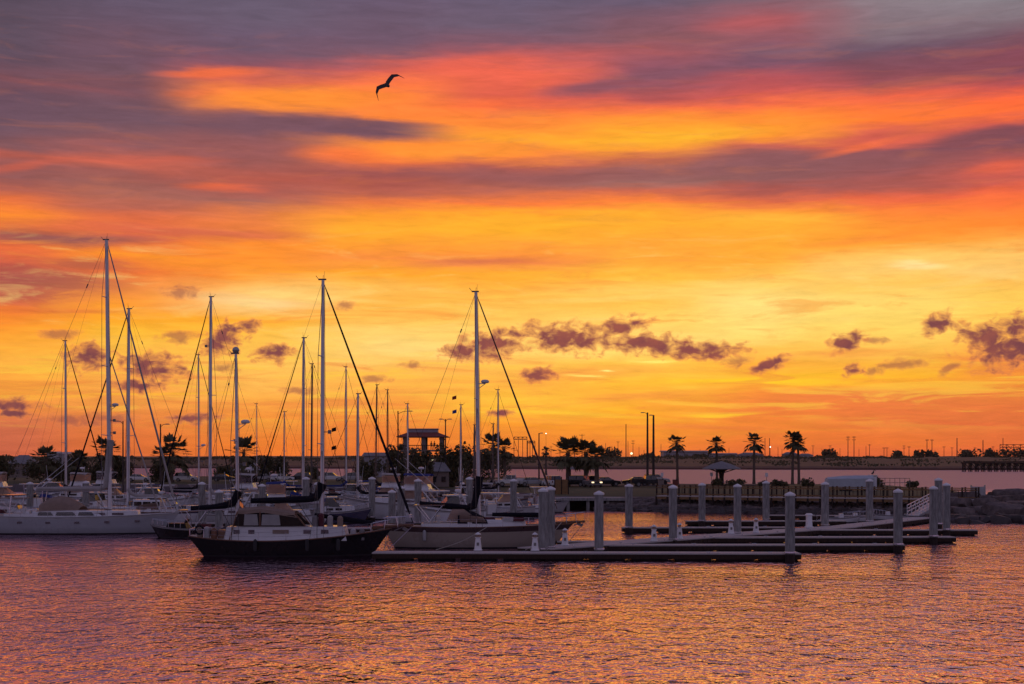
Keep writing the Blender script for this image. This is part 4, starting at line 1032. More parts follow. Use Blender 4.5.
lo, H, rz = placed(479, 107.5, 292, 0.0, 14.2, 1, 0.0)
sloop = sailboat('sloop', 'cream hulled sloop with dark sheer stripe lying behind the nearest dock', 'sailboat', lo, rz, L=14.2, B=4.1, F=1.55, hull=M_CREAM, stripe=M_MAROON, masts=((.0, H, .15, {'bl': .33, 'bz': .85, 'br': .26, 'brise': .45, 'stack': 2.6, 'spr': 1, 'radar': .615, 'rs': 1, 'flags': ((.56, M_RED, -1.6), (.50, M_BLUEC, -1.6))}),),
    cover=M_CANVDK, dodger=M_CANVDK, dodger_glass=M_CLEAR, oh=(.9, 1.6), sheer=.14, furl=.085, furl_mat=M_MAROON, bowsprit=.9, cab=(-.06, .26), wide_stripe=True, windows=0, det=2, furl_end=(5.9, 0, 2.9))
zk = 1.95
m = MB(); m.box((-3.7, 0, zk + 1.25), (2.3, 2.6, .07)); bi = m.build('bimini', M_GLOSSC, sloop)
m = MB()
for x in (-4.7, -2.7):
    for s in (-1, 1): m.tube([(-3.7, s * 1.3, zk), (x, s * 1.28, zk + 1.25)], .03, 5)
m.build('bimini_frame', M_STEEL, bi)
m = MB(); m.loft([[(-2.4, -1.2, zk + .1), (-2.0, -1.15, zk + .95), (-2.0, 1.15, zk + .95), (-2.4, 1.2, zk + .1)], [(-.9, -1.2, zk + .1), (-1.1, -1.1, zk + .95), (-1.1, 1.1, zk + .95), (-.9, 1.2, zk + .1)], [(.2, -1.1, zk + .1), (-.2, -1.0, zk + .3), (-.2, 1.0, zk + .3), (.2, 1.1, zk + .1)]], closed=True, cap=(True, True)); m.build('vinyl_enclosure', M_CLEAR, sloop)
m = MB(); m.tube([(1.0, -.4, zk + .55), (4.4, -.4, zk + .5), (5.4, -.1, zk + .35)], [.14, .2, .1], 8); m.build('stowed_sail_bag', M_CANVDK, sloop, smooth=True)
for x, mt in ((2.2, M_WHITE2), (3.0, M_CANVRD), (.8, M_CANVRD)):
    m = MB(); m.box((x, -.7, zk + .2), (.9, .5, .3), taper=.85); m.build('deck_locker', mt, sloop)
for x in (-4, 4.6):
    m = MB(); m.lathe((x, -2.02, 1.0), [(.03, -.42), (.12, -.36), (.14, 0), (.12, .32), (.03, .4)], 8); m.build('fender', M_WHITE2, sloop, smooth=True)

# ---- sailing boats behind: px of mast, distance, row of mast top, heading, length, mast radius and what tells them apart
BG = [
 ('white ketch-like sloop with pilothouse windows just behind the tallest mast', 128, 146, 309, -1, 15.0, .17, dict(pilothouse=True, cover=M_CANVWH, furl=.09, windows=0)),
 ('white sloop, its mast alone against the sky nearest the left edge', 66, 172, 341, 1, 12.5, .13, dict(cover=M_CANVDK, furl=.085, furl_mat=M_CANVDK, mo={'spr': 2})),
 ('white sloop with a tall bare mast left of the ketch mizzen', 210, 150, 297, -1, 13.5, .17, dict(cover=M_CANVWH, furl=.085, furl_mat=M_CANVDK, mo={'spr': 1, 'steps': (.77,)})),
 ('sloop with a thin mast and radar, close left of the tall bare one', 199, 186, 355, 1, 11.0, .10, dict(cover=M_CANVDK, furl=.065, furl_mat=M_CANVDK, mo={'radar': .38, 'steps': (.27,)})),
 ('white sloop whose thick forestay runs down to the left, in mid marina', 303, 152, 338, -1, 12.5, .15, dict(cover=M_CANVDK, furl=.075, furl_mat=M_CANVDK, dodger=M_CANVBL)),
 ('sloop with a dark slanting mast just left of the ketch main mast', 311, 184, 364, 1, 11.0, .12, dict(cover=M_CANVDK, spar=M_DKALU, lean=.012)),
 ('sloop with slender pale mast right of the ketch main mast', 346.5, 205, 367, 1, 11.0, .11, dict(cover=M_CANVBL)),
 ('small white sloop with cabin ports and a cluttered deck behind the ketch bow', 357.5, 160, 394, -1, 11.5, .14, dict(cover=M_CANVDK, windows=4, mo={'spr': 0, 'steps': (.42,)})),
 ('sloop with dark mast, left of a close pair above the blue topped yacht', 375.5, 214, 385, -1, 10.5, .11, dict(spar=M_DKALU, cover=M_CANVDK, lean=-.008)),
 ('sloop with dark mast, right of a close pair above the blue topped yacht', 388, 224, 390, 1, 10.5, .10, dict(spar=M_DKALU, cover=M_CANVBL)),
 ('sloop with pale mast in front of the observation tower', 408, 196, 404, 1, 10.0, .11, dict(cover=M_CANVWH)),
 ('sloop with pale mast right of the observation tower', 460.5, 202, 405, -1, 10.0, .11, dict(cover=M_CANVBL)),
 ('sloop with thin mast right of the cream sloop mast', 498.5, 187, 390, 1, 10.5, .09, dict(cover=M_CANVDK)),
 ('small sloop with leaning dark mast against the shrubs', 492, 212, 424, 1, 8.5, .11, dict(spar=M_DKALU, lean=.02, furl_mat=False)),
 ('small sloop with the shortest dark mast, just left of the cream sloop mast', 474, 230, 425, -1, 8.5, .11, dict(spar=M_DKALU, furl_mat=False)),
 ('small sloop with thin mast between the ketch masts, far back', 257, 236, 404, 1, 9.5, .06, dict(cover=M_CANVRD)),
 ('small sloop with short mast, second of the far ones between the ketch masts', 284, 206, 412, -1, 9.0, .09, dict(cover=M_CANVBL)),
]
for i, (lab, px, Y, ty, hd, L, rm, o) in enumerate(BG):
    o = dict(o); mo = o.pop('mo', {}); o.setdefault('furl', .035); o.setdefault('dodger', (M_CANVBG, M_CANVBL, M_CANVDK, M_CANVWH)[i % 4]); rzv = 0.10 * math.sin(i * 2.3)
    mf = .06
    lo, H, rz = placed(px, Y, ty, mf, L, hd, rzv)
    bgb = sailboat('sailboat', lab, 'sailboat', lo, rz, L=L, B=L * .29, F=1.05 + .02 * L - .1, masts=((mf, H, rm, dict({'bl': .34, 'bz': 1.1, 'br': .17, 'spr': 2 if H > 17 else 1, 'rake': .004}, **mo)),),
             det=1 if Y < 215 else 0, group='sailing boats moored behind', stripe=(M_NAVY, M_MAROON, M_WHITE2)[i % 3], hull=(M_WHITE, M_WHITE, M_WHITE2, M_NAVY, M_WHITE)[i % 5], **o)
    if i % 3 != 1:
        z_ = 1.2 + .02 * L; xb = -L * .30
        m = MB(); m.loft([[(xb - 1.0, .95 * math.cos(PI * k / 8), z_ + 1.75 + .22 * math.sin(PI * k / 8)) for k in range(9)], [(xb + 1.0, .95 * math.cos(PI * k / 8), z_ + 1.8 + .22 * math.sin(PI * k / 8)) for k in range(9)]]); bi_ = m.build('bimini', (M_CANVDK, M_CANVBL, M_CANVBG, M_CANVWH)[i % 4], bgb)
        m = MB()
        for xx in (-.95, .95):
            for s_ in (-1, 1): m.tube([(xb, s_ * 1.0, z_ - .1), (xb + xx, s_ * .95, z_ + 1.78)], .025, 4)
        m.build('bimini_frame', M_STEEL, bi_)
    # gear on deck: fenders, a rolled dinghy or a locker
    for q in range(3):
        xx = L * (-.1 + .17 * q); m = MB()
        m.lathe((0, 0, 0), [(.03, -.35), (.11, -.3), (.13, 0), (.11, .28), (.03, .34)], 8); m.build('fender', (M_WHITE, M_CANVBL, M_RUBBER)[(i + q) % 3], bgb, smooth=True, loc=(xx, (1 if hd < 0 else -1) * (L * .145 + .06), .7))
    m = MB(); m.tube([(L * .24, -.5, 1.55), (L * .36, -.3, 1.6), (L * .36, .3, 1.6), (L * .24, .5, 1.55)], .2, 7); m.build('deck_dinghy', (M_CANVWH, M_GALV, M_CANVDK)[i % 3], bgb, smooth=True)

# ---- motor boats
def motorboat(label, loc, rz, L=10.0, B=3.4, F=1.3, kindof='cruiser', hull=None, canvas=None, glass=None, group='motor boats moored in the marina', outriggers=False):
    hull = hull or M_WHITE; glass = glass or M_GLASS; canvas = canvas or M_CANVWH
    t = thing('motorboat' if kindof != 'skiff' else 'skiff', label, 'motor boat' if kindof != 'skiff' else 'skiff', loc, rz, group)
    rings, edge = hull_rings(L, B, F, .1, L * .13, sheer=.45, stern_w=.88, bowfine=2.4)
    m = MB(); m.loft(rings, closed=True, mis=shift_mis(), cap=(True, True)); m.build('hull', [hull, M_WHITE2, M_BOOT, M_DECK], t, smooth=True)
    m = MB()
    for s in (-1, 1): m.tube([(e[0], s * e[1], e[2] + .02) for e in edge], .05, 5)
    m.build('rub_rail', M_GALV, t)
    z = F * 1.05
    if kindof in ('cruiser', 'flybridge'):
        x0, x1 = -L * .18, L * .30
        cb = rounded_plan(x0, x1, B * .78, B * .5, z - .1, z + .65, nose=.9).build('cabin', M_WHITE, t)
        m = MB(); m.loft([[(x0 + .2, -B * .36, z + .6), (x0 + .3, -B * .33, z + 1.45), (x0 + .3, B * .33, z + 1.45), (x0 + .2, B * .36, z + .6)], [(x0 + L * .24, -B * .34, z + .6), (x0 + L * .14, -B * .30, z + 1.45), (x0 + L * .14, B * .30, z + 1.45), (x0 + L * .24, B * .34, z + .6)]], closed=True, cap=(True, True))
        m.build('windscreen', glass, t)
        m = MB(); m.box((x0 + L * .06, 0, z + 1.52), (L * .28, B * .74, .12)); rf = m.build('hardtop', M_WHITE, t)
        for s in (-1, 1):
            m = MB(); m.tube([(x0 - L * .10, s * B * .38, z), (x0 + L * .0, s * B * .36, z + 1.6), (x0 + L * .04, s * B * .36, z + 1.65)], .07, 6); m.build('arch_leg', M_WHITE, t)
            for i in range(2):
                m = MB(); m.box((0, 0, 0), (L * .09, .03, .22)); m.build('window', M_GLASS, cb, loc=(x0 + L * (.10 + i * .12), s * (B * (.372 - .045 * i)), z + .3))
        if kindof == 'flybridge':
            m = MB(); m.box((x0 + L * .05, 0, z + 1.85), (L * .22, B * .62, .6), taper=.85); m.build('flybridge', M_WHITE, t)
            m = MB(); m.loft([[(x0 - L * .07, B * .34 * math.cos(PI * i / 8), z + 3.05 + .22 * math.sin(PI * i / 8)) for i in range(9)], [(x0 + L * .15, B * .34 * math.cos(PI * i / 8), z + 3.15 + .22 * math.sin(PI * i / 8)) for i in range(9)]]); bt = m.build('bimini', canvas, t)
            m = MB()
            for xx in (-L * .06, L * .14):
                for s in (-1, 1): m.tube([(x0 + L * .04, s * B * .30, z + 2.1), (x0 + xx, s * B * .34, z + 3.08)], .03, 5)
            m.build('bimini_frame', M_STEEL, bt)
            m = MB()
            for s in (-1, 1): m.box((x0 + L * .04, s * B * .335, z + 2.6), (L * .2, .02, .8))
            m.box((x0 + L * .145, 0, z + 2.6), (.02, B * .62, .8)); m.build('curtain', glass, bt)
        m = MB(); m.lathe((x0 + L * .02, 0, z + 1.6 + (1.9 if kindof == 'flybridge' else 0)), [(.05, 0), (.05, .25), (.3, .3), (.34, .4), (.28, .52), (.05, .56)], 12); m.build('radar_dome', M_WHITE, t, smooth=True)
        m = MB(); m.tube([(x0, .5, z + 1.5), (x0 - .3, .5, z + 4.2)], .02, 4); m.build('antenna', M_WHITE, t)
    elif kindof == 'console':
        m = MB(); m.box((0, 0, z + .45), (1.0, 1.0, 1.2), taper=.8); m.build('console', M_WHITE, t)
        m = MB(); m.box((.38, 0, z + 1.3), (.05, .9, .5), ry=-.3); m.build('windscreen', glass, t)
        m = MB(); m.box((-.1, 0, z + 2.15), (2.5, 2.0, .12)); tt = m.build('hardtop', M_WHITE, t)
        m = MB()
        for sx in (-.8, .6):
            for s in (-1, 1): m.tube([(sx * .7, s * .55, z), (sx, s * .85, z + 2.15)], .035, 5)
        m.build('top_frame', M_STEEL, tt)
        m = MB(); m.box((-1.3, 0, z + .35), (.6, 1.1, .9), taper=.9); m.build('seat', M_WHITE2, t)
        if outriggers:
            for s in (-1, 1): m = MB(); m.tube([(0, s * .95, z + 2.2), (-4.2, s * 1.3, z + 5.6)], [.04, .02], 5); m.build('outrigger', M_ALU, tt)
    elif kindof == 'bimini':
        m = MB(); m.box((L * .12, 0, z + .2), (L * .3, B * .7, .5), taper=.8); m.build('cuddy', hull, t)
        m = MB(); m.box((L * .0, 0, z + .6), (.06, B * .66, .4), ry=-.4); m.build('windscreen', glass, t)
        m = MB(); m.box((-L * .12, 0, z + 1.55), (L * .42, B * .8, .07)); tt = m.build('bimini', canvas, t)
        m = MB()
        for xx in (-L * .3, L * .06):
            for s in (-1, 1): m.tube([(-L * .12, s * B * .4, z), (xx, s * B * .39, z + 1.53)], .025, 5)
        m.build('bimini_frame', M_STEEL, tt)
        m = MB(); m.box((-L * .25, 0, z + .15), (L * .12, B * .6, .4)); m.build('seat', M_CANVRD, t)
    # bow rail and outboard or dive platform
    m = MB()
    for s in (-1, 1):
        pts = []
        for i in range(6):
            x = lerp(L * .05, L * .47, i / 5); w, zz = edge_at(edge, x); pts.append((x, s * w * .94, zz + .55)); m.tube([(x, s * w * .94, zz), (x, s * w * .94, zz + .55)], .016, 4)
        m.tube(pts, .02, 4)
    m.build('bow_rail', M_STEEL, t)
    if kindof in ('console', 'bimini', 'skiff'):
        m = MB(); m.box((-L / 2 - .25, 0, z * .75), (.45, .36, .62), taper=.8); m.box((-L / 2 - .25, 0, .1), (.16, .12, 1.2)); m.build('outboard_motor', M_RUBBER if kindof != 'skiff' else M_WHITE2, t)
    else:
        m = MB(); m.box((-L / 2 - .35, 0, .35), (.8, B * .8, .1)); m.build('swim_platform', M_TEAK, t)
    if kindof == 'skiff':
        for xx in (-L * .2, L * .1):
            m = MB(); m.box((xx, 0, z * .8), (.3, B * .9, .06)); m.build('thwart', M_WHITE2, t)
        m = MB(); m.box((-L * .05, 0, z + .1), (.5, .5, .7), taper=.8); m.build('console', M_WHITE, t)
    return t
MOT = [
 ('white cruiser with blue sun top close behind the ketch wheelhouse', 288, 134, .1, 8.0, 2.9, 1.2, 'flybridge', M_WHITE, M_CANVBL, M_CLEAR),
 ('white open boat with T-top just behind the ketch stern gear', 228, 152, PI, 7.5, 2.6, 1.1, 'console', M_WHITE, None, M_GLASS),
 ('dark hulled cabin boat between the ketch mast and the white sloop', 336, 148, .1, 7.5, 2.8, 1.15, 'cruiser', M_NAVY, None, M_GLASS),
 ('white bimini boat right in front of the pilothouse windows', 176, 160, .05, 7.0, 2.6, 1.0, 'bimini', M_WHITE, M_CANVDK, M_GLASS),
 ('white flybridge yacht with clear curtains behind the ketch bow', 380, 184, PI, 10.5, 3.6, 1.5, 'flybridge', M_WHITE, M_CANVWH, M_CLEAR),
 ('small white T-top boat between the sloop mast and the next piling right', 492, 146, .1, 6.5, 2.4, 1.0, 'console', M_WHITE, None, M_CLEAR),
 ('white bimini boat with blue top near the left edge, second row', 52, 176, .1, 7.5, 2.7, 1.05, 'bimini', M_WHITE, M_CANVBL, M_GLASS),
 ('white flybridge yacht behind the second mast from the left', 70, 196, PI, 10.5, 3.6, 1.5, 'flybridge', M_WHITE, M_CANVWH, M_CLEAR),
 ('white express cruiser between the second and third mast from the left', 118, 187, .1, 10.0, 3.4, 1.4, 'cruiser', M_WHITE, None, M_CLEAR),
 ('white T-top boat left of the leftmost single mast, rear pier', 30, 196, PI, 8.0, 2.8, 1.1, 'console', M_WHITE, None, M_GLASS),
 ('low white bimini boat in the rear left of the broad palm', 150, 232, PI, 7.5, 2.7, 1.0, 'bimini', M_WHITE, M_CANVBL, M_GLASS),
 ('white bimini boat in the rear between the tall bare mast and its thin neighbour', 205, 230, .1, 8.0, 2.7, 1.05, 'bimini', M_WHITE, M_CANVWH, M_GLASS),
 ('white T-top boat in the rear under the small white roofed kiosk', 252, 205, .1, 8.0, 2.7, 1.05, 'console', M_WHITE, None, M_GLASS),
 ('white cruiser on the middle pier right under the rounded dark shrub', 294, 190, .1, 9.0, 3.2, 1.35, 'cruiser', M_WHITE, None, M_GLASS),
 ('small dark bimini boat on the rear pier behind the ketch mast', 326, 224, PI, 7.0, 2.6, 1.0, 'bimini', M_NAVY, M_CANVDK, M_GLASS),
 ('white open boat with T-top behind the mid marina sloop', 366, 200, PI, 8.0, 2.7, 1.1, 'console', M_WHITE, None, M_CLEAR),
 ('low white runabout with red seat right of the blue topped yacht', 462, 172, PI, 6.5, 2.4, .95, 'bimini', M_WHITE, M_CANVRD, M_GLASS),
 ('small white cabin boat close behind the white cutter bow', 150, 146, PI, 7.5, 2.8, 1.2, 'cruiser', M_WHITE2, None, M_GLASS),
 ('white bimini boat under the cutter boom near the left edge', 20, 146, .1, 8.0, 2.9, 1.1, 'bimini', M_WHITE, M_CANVBG, M_GLASS),
 ('grey cabin boat close behind the ketch stern piling', 240, 141, 0, 7.5, 2.8, 1.15, 'cruiser', M_WHITE2, None, M_GLASS),
 ('white motor yacht with blue canvas top and glowing orange side curtains', 402, 158, PI * .97, 13.5, 4.4, 1.7, 'flybridge', None, M_CANVBL, M_CLEAR),
 ('white fishing boat with hardtop between two pilings behind the cream sloop', 446, 141, PI + .25, 7.6, 3.0, 1.5, 'cruiser', None, None, M_GLASS),
 ('white open fishing boat with T-top and long outriggers by the motor yacht', 436, 152, .5, 8.2, 2.7, 1.1, 'console', None, None, M_GLASS),
 ('white motor cruiser with pinkish cabin curtains at the left edge', 8, 176, .12, 12.5, 4.2, 1.7, 'flybridge', None, M_CANVWH, M_CLEAR),
 ('white open boat with T-top and slanting outriggers near the left edge', 38, 160, PI, 9.5, 2.9, 1.2, 'console', None, None, M_GLASS),
 ('grey white cabin cruiser behind the beige sprayhood of the white cutter', 88, 158, PI - .2, 9.5, 3.3, 1.4, 'cruiser', M_WHITE2, None, M_GLASS),
 ('small white cruiser with hardtop right of the cream sloop mast', 501, 160, PI + .1, 7.5, 2.9, 1.25, 'cruiser', M_WHITE2, None, M_CLEAR),
 ('small white runabout beside the paired pilings at the sloop bow', 530, 166, 0.2, 6.0, 2.3, .9, 'bimini', None, M_CANVWH, M_GLASS),
 ('dark runabout with thin flat sun top between cutter bow and ketch stern', 187, 121, PI, 6.2, 2.4, .75, 'bimini', M_BLACKH, M_GLOSSC, M_GLASS),
 ('white cabin cruiser half hidden behind the ketch wheelhouse', 270, 150, .1, 10.0, 3.5, 1.5, 'cruiser', None, None, M_GLASS),
 ('white cruiser with flybridge between the tall bare mast and the ketch mizzen', 234, 176, PI, 11.0, 3.8, 1.55, 'flybridge', None, M_CANVWH, M_GLASS),
 ('low white bimini boat right behind the ketch main mast', 338, 186, 0, 8.0, 2.8, 1.0, 'bimini', None, M_CANVRD, M_GLASS),
 ('white cruiser on the rear pier left of the observation tower', 348, 205, PI, 11.0, 3.7, 1.5, 'cruiser', None, None, M_GLASS),
 ('white cruiser behind the two slanting stays near the cutter bow', 160, 176, .15, 11.0, 3.8, 1.55, 'cruiser', M_WHITE, None, M_GLASS),
 ('white open boat with T-top between the cutter bow and the first palm', 142, 196, PI - .3, 8.0, 2.7, 1.1, 'console', None, None, M_GLASS),
 ('small white console boat on the rear pier below the dense shrubs', 290, 222, .2, 7.5, 2.6, 1.1, 'console', None, None, M_GLASS),
 ('grey white cruiser on the rear pier below the left shrubs', 60, 222, .1, 10.5, 3.6, 1.5, 'cruiser', M_WHITE2, None, M_GLASS),
 ('white flybridge yacht on the rear pier left of the first palm', 96, 208, PI, 11.5, 3.8, 1.55, 'flybridge', None, M_CANVWH, M_GLASS),
 ('low dark hulled boat with sun top on the middle pier near the ketch bow', 372, 172, 0.1, 7.0, 2.5, .9, 'bimini', M_NAVY, M_CANVDK, M_GLASS),
 ('white cruiser with hardtop behind the piling right of the sloop mast', 472, 196, .2, 8.5, 3.0, 1.3, 'cruiser', None, None, M_GLASS),
 ('small open boat with T-top left of the quay, bow to the right', 541, 178, .1, 7.0, 2.5, 1.0, 'console', M_WHITE2, None, M_GLASS),
]
for (lab, px, Y, rz, L, B, F, kd, hm, cv, gl) in MOT:
    motorboat(lab, on(px, Y), rz, L, B, F, kd, hm, cv, gl, outriggers=('outrigger' in lab))
for lab, px, Y, rz in (('small white skiff with pale outboard, left of the far walkway piling', 843, 149.5, .1), ('small white skiff with a console, touching the far walkway piling', 857, 151.5, .05),
                       ('low white skiff tied up just left of the gangway foot', 886, 156.0, PI)):
    motorboat(lab, on(px, Y), rz, 3.9, 1.6, .5, 'skiff', group='skiffs below the boardwalk')

# ---- mooring lines
M_ROPE = new_mat('mooring_rope', (0.35, 0.32, 0.28), 0.9)
def rope(label, a, b, sag=.35):
    a = Vector(a); b = Vector(b); P = [Vector((0, 0, 0)) + (b - a) * (i / 10) - Vector((0, 0, sag * math.sin(PI * i / 10))) for i in range(11)]
    tag(MB().tube(P, .028, 5).build('mooring_line', M_ROPE, loc=a), label, 'rope', 'mooring lines of the cream sloop')
sx = on(479, 107.5).x
rope('mooring rope from the cream sloop bow down to the dock edge', (sx + 6.2, 106.9, 1.9), (sx + 3.4, 95.4, .58))
rope('mooring rope from the cream sloop stern to the left end of the nearest dock', (sx - 6.8, 106.3, 1.75), (-8.6, 95.3, .58))
rope('spring rope from the cream sloop side to the dock behind a white pedestal', (sx + .6, 105.5, 1.6), (sx - 2.6, 95.4, .58), .2)
# ================================================================== plants
def palm_parts(h, cr, seed, nfr=26, bend=0.3, skirt=True, tr=.22, blades=9):
    rg = random.Random(seed)
    top = Vector((bend * rg.uniform(-1, 1), bend * rg.uniform(-1, 1), h))
    tk = MB(); P = []
    for i in range(9):
        q = i / 8; P.append(Vector((top.x * q ** 2, top.y * q ** 2, -.4 + (h + .4) * q)))
    tk.tube(P, [tr * 1.5, tr * 1.15] + [tr * (1.05 - .3 * i / 8) + (.02 if i % 2 else 0) for i in range(2, 8)] + [tr * .95], 9)
    cw = MB(); dead = MB()
    def frond(mb, d, ln, droop, fan):
        d = d.normalized(); side = d.cross(Vector((0, 0, 1)))
        if side.length < .1: side = Vector((1, 0, 0))
        side.normalize(); upv = side.cross(d).normalized()
        st = ln * .55
        base = top + d * .12; hub = top + d * st + Vector((0, 0, -droop * st * .25))
        mb.tube([base, hub], [.035, .02], 3, cap=False)
        for b in range(blades):
            a = (b / (blades - 1) - .5) * 2 * fan
            bd = (d * math.cos(a) + side * math.sin(a)).normalized()
            l = (ln - st) * (1.05 - .25 * abs(a) / fan) * rg.uniform(.85, 1.1)
            wv = bd.cross(upv).normalized() * (l * .14 + .03)
            mid = hub + bd * l * .55 + Vector((0, 0, -droop * l * .12)); tip = hub + bd * l + Vector((0, 0, -droop * l * rg.uniform(.45, .8)))
            mb.add([hub, mid - wv, tip, mid + wv], [(0, 1, 2, 3)])
    for i in range(nfr):
        a = i * 2.39996 + rg.uniform(-.2, .2); e = -.75 + 2.0 * (i + .5) / nfr
        d = Vector((math.cos(a) * math.cos(e), math.sin(a) * math.cos(e), math.sin(e)))
        frond(cw, d, cr * rg.uniform(.68, 1.2), .22 + (.7 if e < 0 else 0), 1.25)
    if skirt:
        for i in range(14):
            a = i * 2.4; d = Vector((math.cos(a) * .45, math.sin(a) * .45, -.9)); frond(dead, d, cr * rg.uniform(.45, .8), .2, .7)
    return tk, cw, dead
def palm(label, loc, h, cr, seed, group='palms of the park', **k):
    t = thing('palm_tree', label, 'palm tree', loc, 0, group)
    tk, cw, dead = palm_parts(h, cr, seed, **k)
    tk.build('trunk', M_TRUNK, t, smooth=True); cw.build('crown', M_PALML, t)
    if dead.v: dead.build('dead_fronds', M_PALMDD, t)
    return t
def ph(px, base_y, top_y, zg=1.7):
    p = at(px, base_y, zg); return p, zof(top_y, p.y) - zg
# five slender palms along the far edge of the park
for lab, px, by, ty, cr, sd in (
  ('slender fan palm right of the picnic shelter, leftmost of the row', 677.5, 484, 436, 2.25, 3),
  ('slender fan palm with ragged crown between shelter and boardwalk lamp', 717, 484, 437, 2.2, 4),
  ('slender fan palm with the roundest crown, middle of the row', 754, 484.5, 435, 2.35, 5),
  ('left palm of the touching pair behind the boardwalk', 792.5, 484.5, 433, 2.2, 6),
  ('right palm of the touching pair behind the boardwalk', 799, 484.5, 437, 2.1, 8)):
    p, h = ph(px, by, ty); h -= cr * .62
    palm(lab, p, h, cr, sd, bend=.35, tr=.27, nfr=38)
# stout palms by the cars
for lab, px, by, ty, cr, sd in (
  ('big bushy palm left of the parked cars, left of three', 568, 487, 440, 3.4, 11),
  ('big bushy palm behind the car with lit headlights, middle of three', 586, 487, 441, 3.2, 12),
  ('big bushy palm right of the car with lit headlights, smallest of three', 597, 488, 447, 2.5, 13)):
    p, h = ph(px, by, ty); h -= cr * .7
    palm(lab, p, h, cr, sd, group='bushy palms by the parked cars', bend=.3, tr=.42, nfr=44, blades=10)
# palms behind the marina on the left
for lab, px, by, ty, cr, sd in (
  ('dark palm behind the tallest mast on the left', 107, 482, 440, 4.0, 21),
  ('broad dark palm between the tallest mast and the tall bare one', 172, 482, 441, 4.4, 22),
  ('dark leaning palm just left of the broad one', 162, 482, 448, 3.2, 23),
  ('dark palm directly behind the ketch mizzen mast', 243, 482, 441, 4.2, 24),
  ('low palm among the left shrubs', 46, 482, 449, 3.6, 25),
  ('low palm right of the left shrubs', 78, 482, 453, 3.0, 26),
  ('bushy palm right of the observation tower', 493, 480, 437, 3.6, 27),
  ('bushy palm behind the cream sloop mast', 505, 481, 441, 3.2, 28),
  ('low palm in the shrubs under the observation tower', 404, 480, 448, 3.0, 29),
  ('small far palm right of the lattice gantry', 546, 474, 448, 1.9, 30)):
    p, h = ph(px, by, ty); h -= cr * .6
    palm(lab, p, max(1.2, h), cr, sd, group='palms behind the marina', tr=.36, nfr=36, blades=9)

def bush(label, loc, rx, ry, rz_, seed, n=900, leaf=.33, name='shrub', cat='shrub', group=None, trunk_h=.0):
    t = thing(name, label, cat, loc, 0, group); rg = random.Random(seed)
    m = MB()
    lobes = [(Vector((rg.uniform(-.6, .6) * rx, rg.uniform(-.5, .5) * ry, trunk_h + rz_ * rg.uniform(.3, .72))), rg.uniform(.32, .55)) for _ in range(9)]
    for i in range(n):
        c, r = lobes[i % len(lobes)]
        d = Vector((rg.gauss(0, 1), rg.gauss(0, 1), rg.gauss(0, 1))).normalized() * (rg.random() ** .33)
        p = c + Vector((d.x * rx * r, d.y * ry * r, d.z * rz_ * r * .95))
        if p.z < .02: p.z = rg.uniform(.02, .4)
        s = leaf * rg.uniform(.5, 1.3); a = Vector((rg.gauss(0, 1), rg.gauss(0, 1), rg.gauss(0, 1))).normalized() * s
        b = a.cross(Vector((rg.gauss(0, 1), rg.gauss(0, 1), rg.gauss(0, 1)))).normalized() * s * .6
        m.add([p - a, p + b, p + a, p - b], [(0, 1, 2, 3)])
    m.build('foliage', M_LEAF, t)
    m = MB()
    for c, r in lobes[:6]: m.tube([(c.x * .15, c.y * .15, -.3), (c.x * .5, c.y * .5, c.z * .5), tuple(c)], [.13, .08, .03], 5)
    m.build('stems', M_TRUNK, t)
    return t
def bushpx(label, px0, px1, by, ty, seed, zg=1.6, group='shrubs behind the marina', n=900, leaf=.33, ry=None, trunk=0.0):
    p = at((px0 + px1) / 2, by, zg); w = (px1 - px0) / FOC * p.y / 2; h = zof(ty, p.y) - zg
    bush(label, p, w, ry or w * .7, h, seed, n=n, leaf=leaf, group=group, trunk_h=trunk)
for lab, a, b, by, ty, sd in (
  ('dark shrub at the very left edge behind the marina', -14, 26, 482, 455, 1), ('dense dark shrub behind the leftmost single mast, wide', 22, 66, 482, 456, 2),
  ('dark shrub right of the leftmost single mast', 60, 92, 482, 457, 3), ('dark shrub under the palm behind the tallest mast', 110, 134, 482, 459, 4),
  ('dark shrub under the broad dark palm', 150, 176, 482, 466, 5), ('rounded dark shrub right of the ketch mizzen', 256, 292, 482, 456, 6),
  ('dark shrub behind the sloop mast pair in mid marina', 352, 384, 482, 458, 7), ('dark shrub left of the observation tower foot', 384, 414, 487, 446, 8),
  ('dark shrub at the foot of the observation tower', 406, 442, 488, 448, 9), ('dark shrub right of the observation tower foot', 434, 468, 487, 445, 10),
  ('wide low dark shrub between the second and third mast from the left', 80, 114, 481, 462, 41), ('low dark shrub filling the gap by the leftmost mast', 44, 84, 481, 461, 42), ('low dark shrub left of the rounded one by the mizzen', 214, 240, 480, 466, 43), ('low dark shrub between the rounded one and mid marina masts', 300, 330, 480, 467, 44),
  ('tall dark shrub left of the cream sloop mast', 452, 482, 480, 444, 11), ('tall dark shrub behind the cream sloop mast', 474, 512, 480, 444, 12)):
    bushpx(lab, a, b, by, ty, sd, n=1900, leaf=.34)
for lab, a, b, by, ty, sd in (
  ('low hedge clump left of the touching palm pair', 770, 790, 487, 480, 31), ('low hedge clump right of the touching palm pair', 801, 815, 487, 479, 32),
  ('low hedge clump between middle palm and palm pair', 757, 771, 487, 481, 33), ('low hedge clump left of the middle palm', 722, 748, 487, 480, 34), ('round low bush beside the second palm of the row', 711, 722, 487, 478, 35),
  ('dark bush right of the pale boat trailer', 872, 887, 488, 479, 36), ('low bush at the right end of the metal fence', 906, 920, 488, 481, 37)):
    bushpx(lab, a, b, by, ty, sd, n=420, leaf=.26, group='low bushes along the park edge')
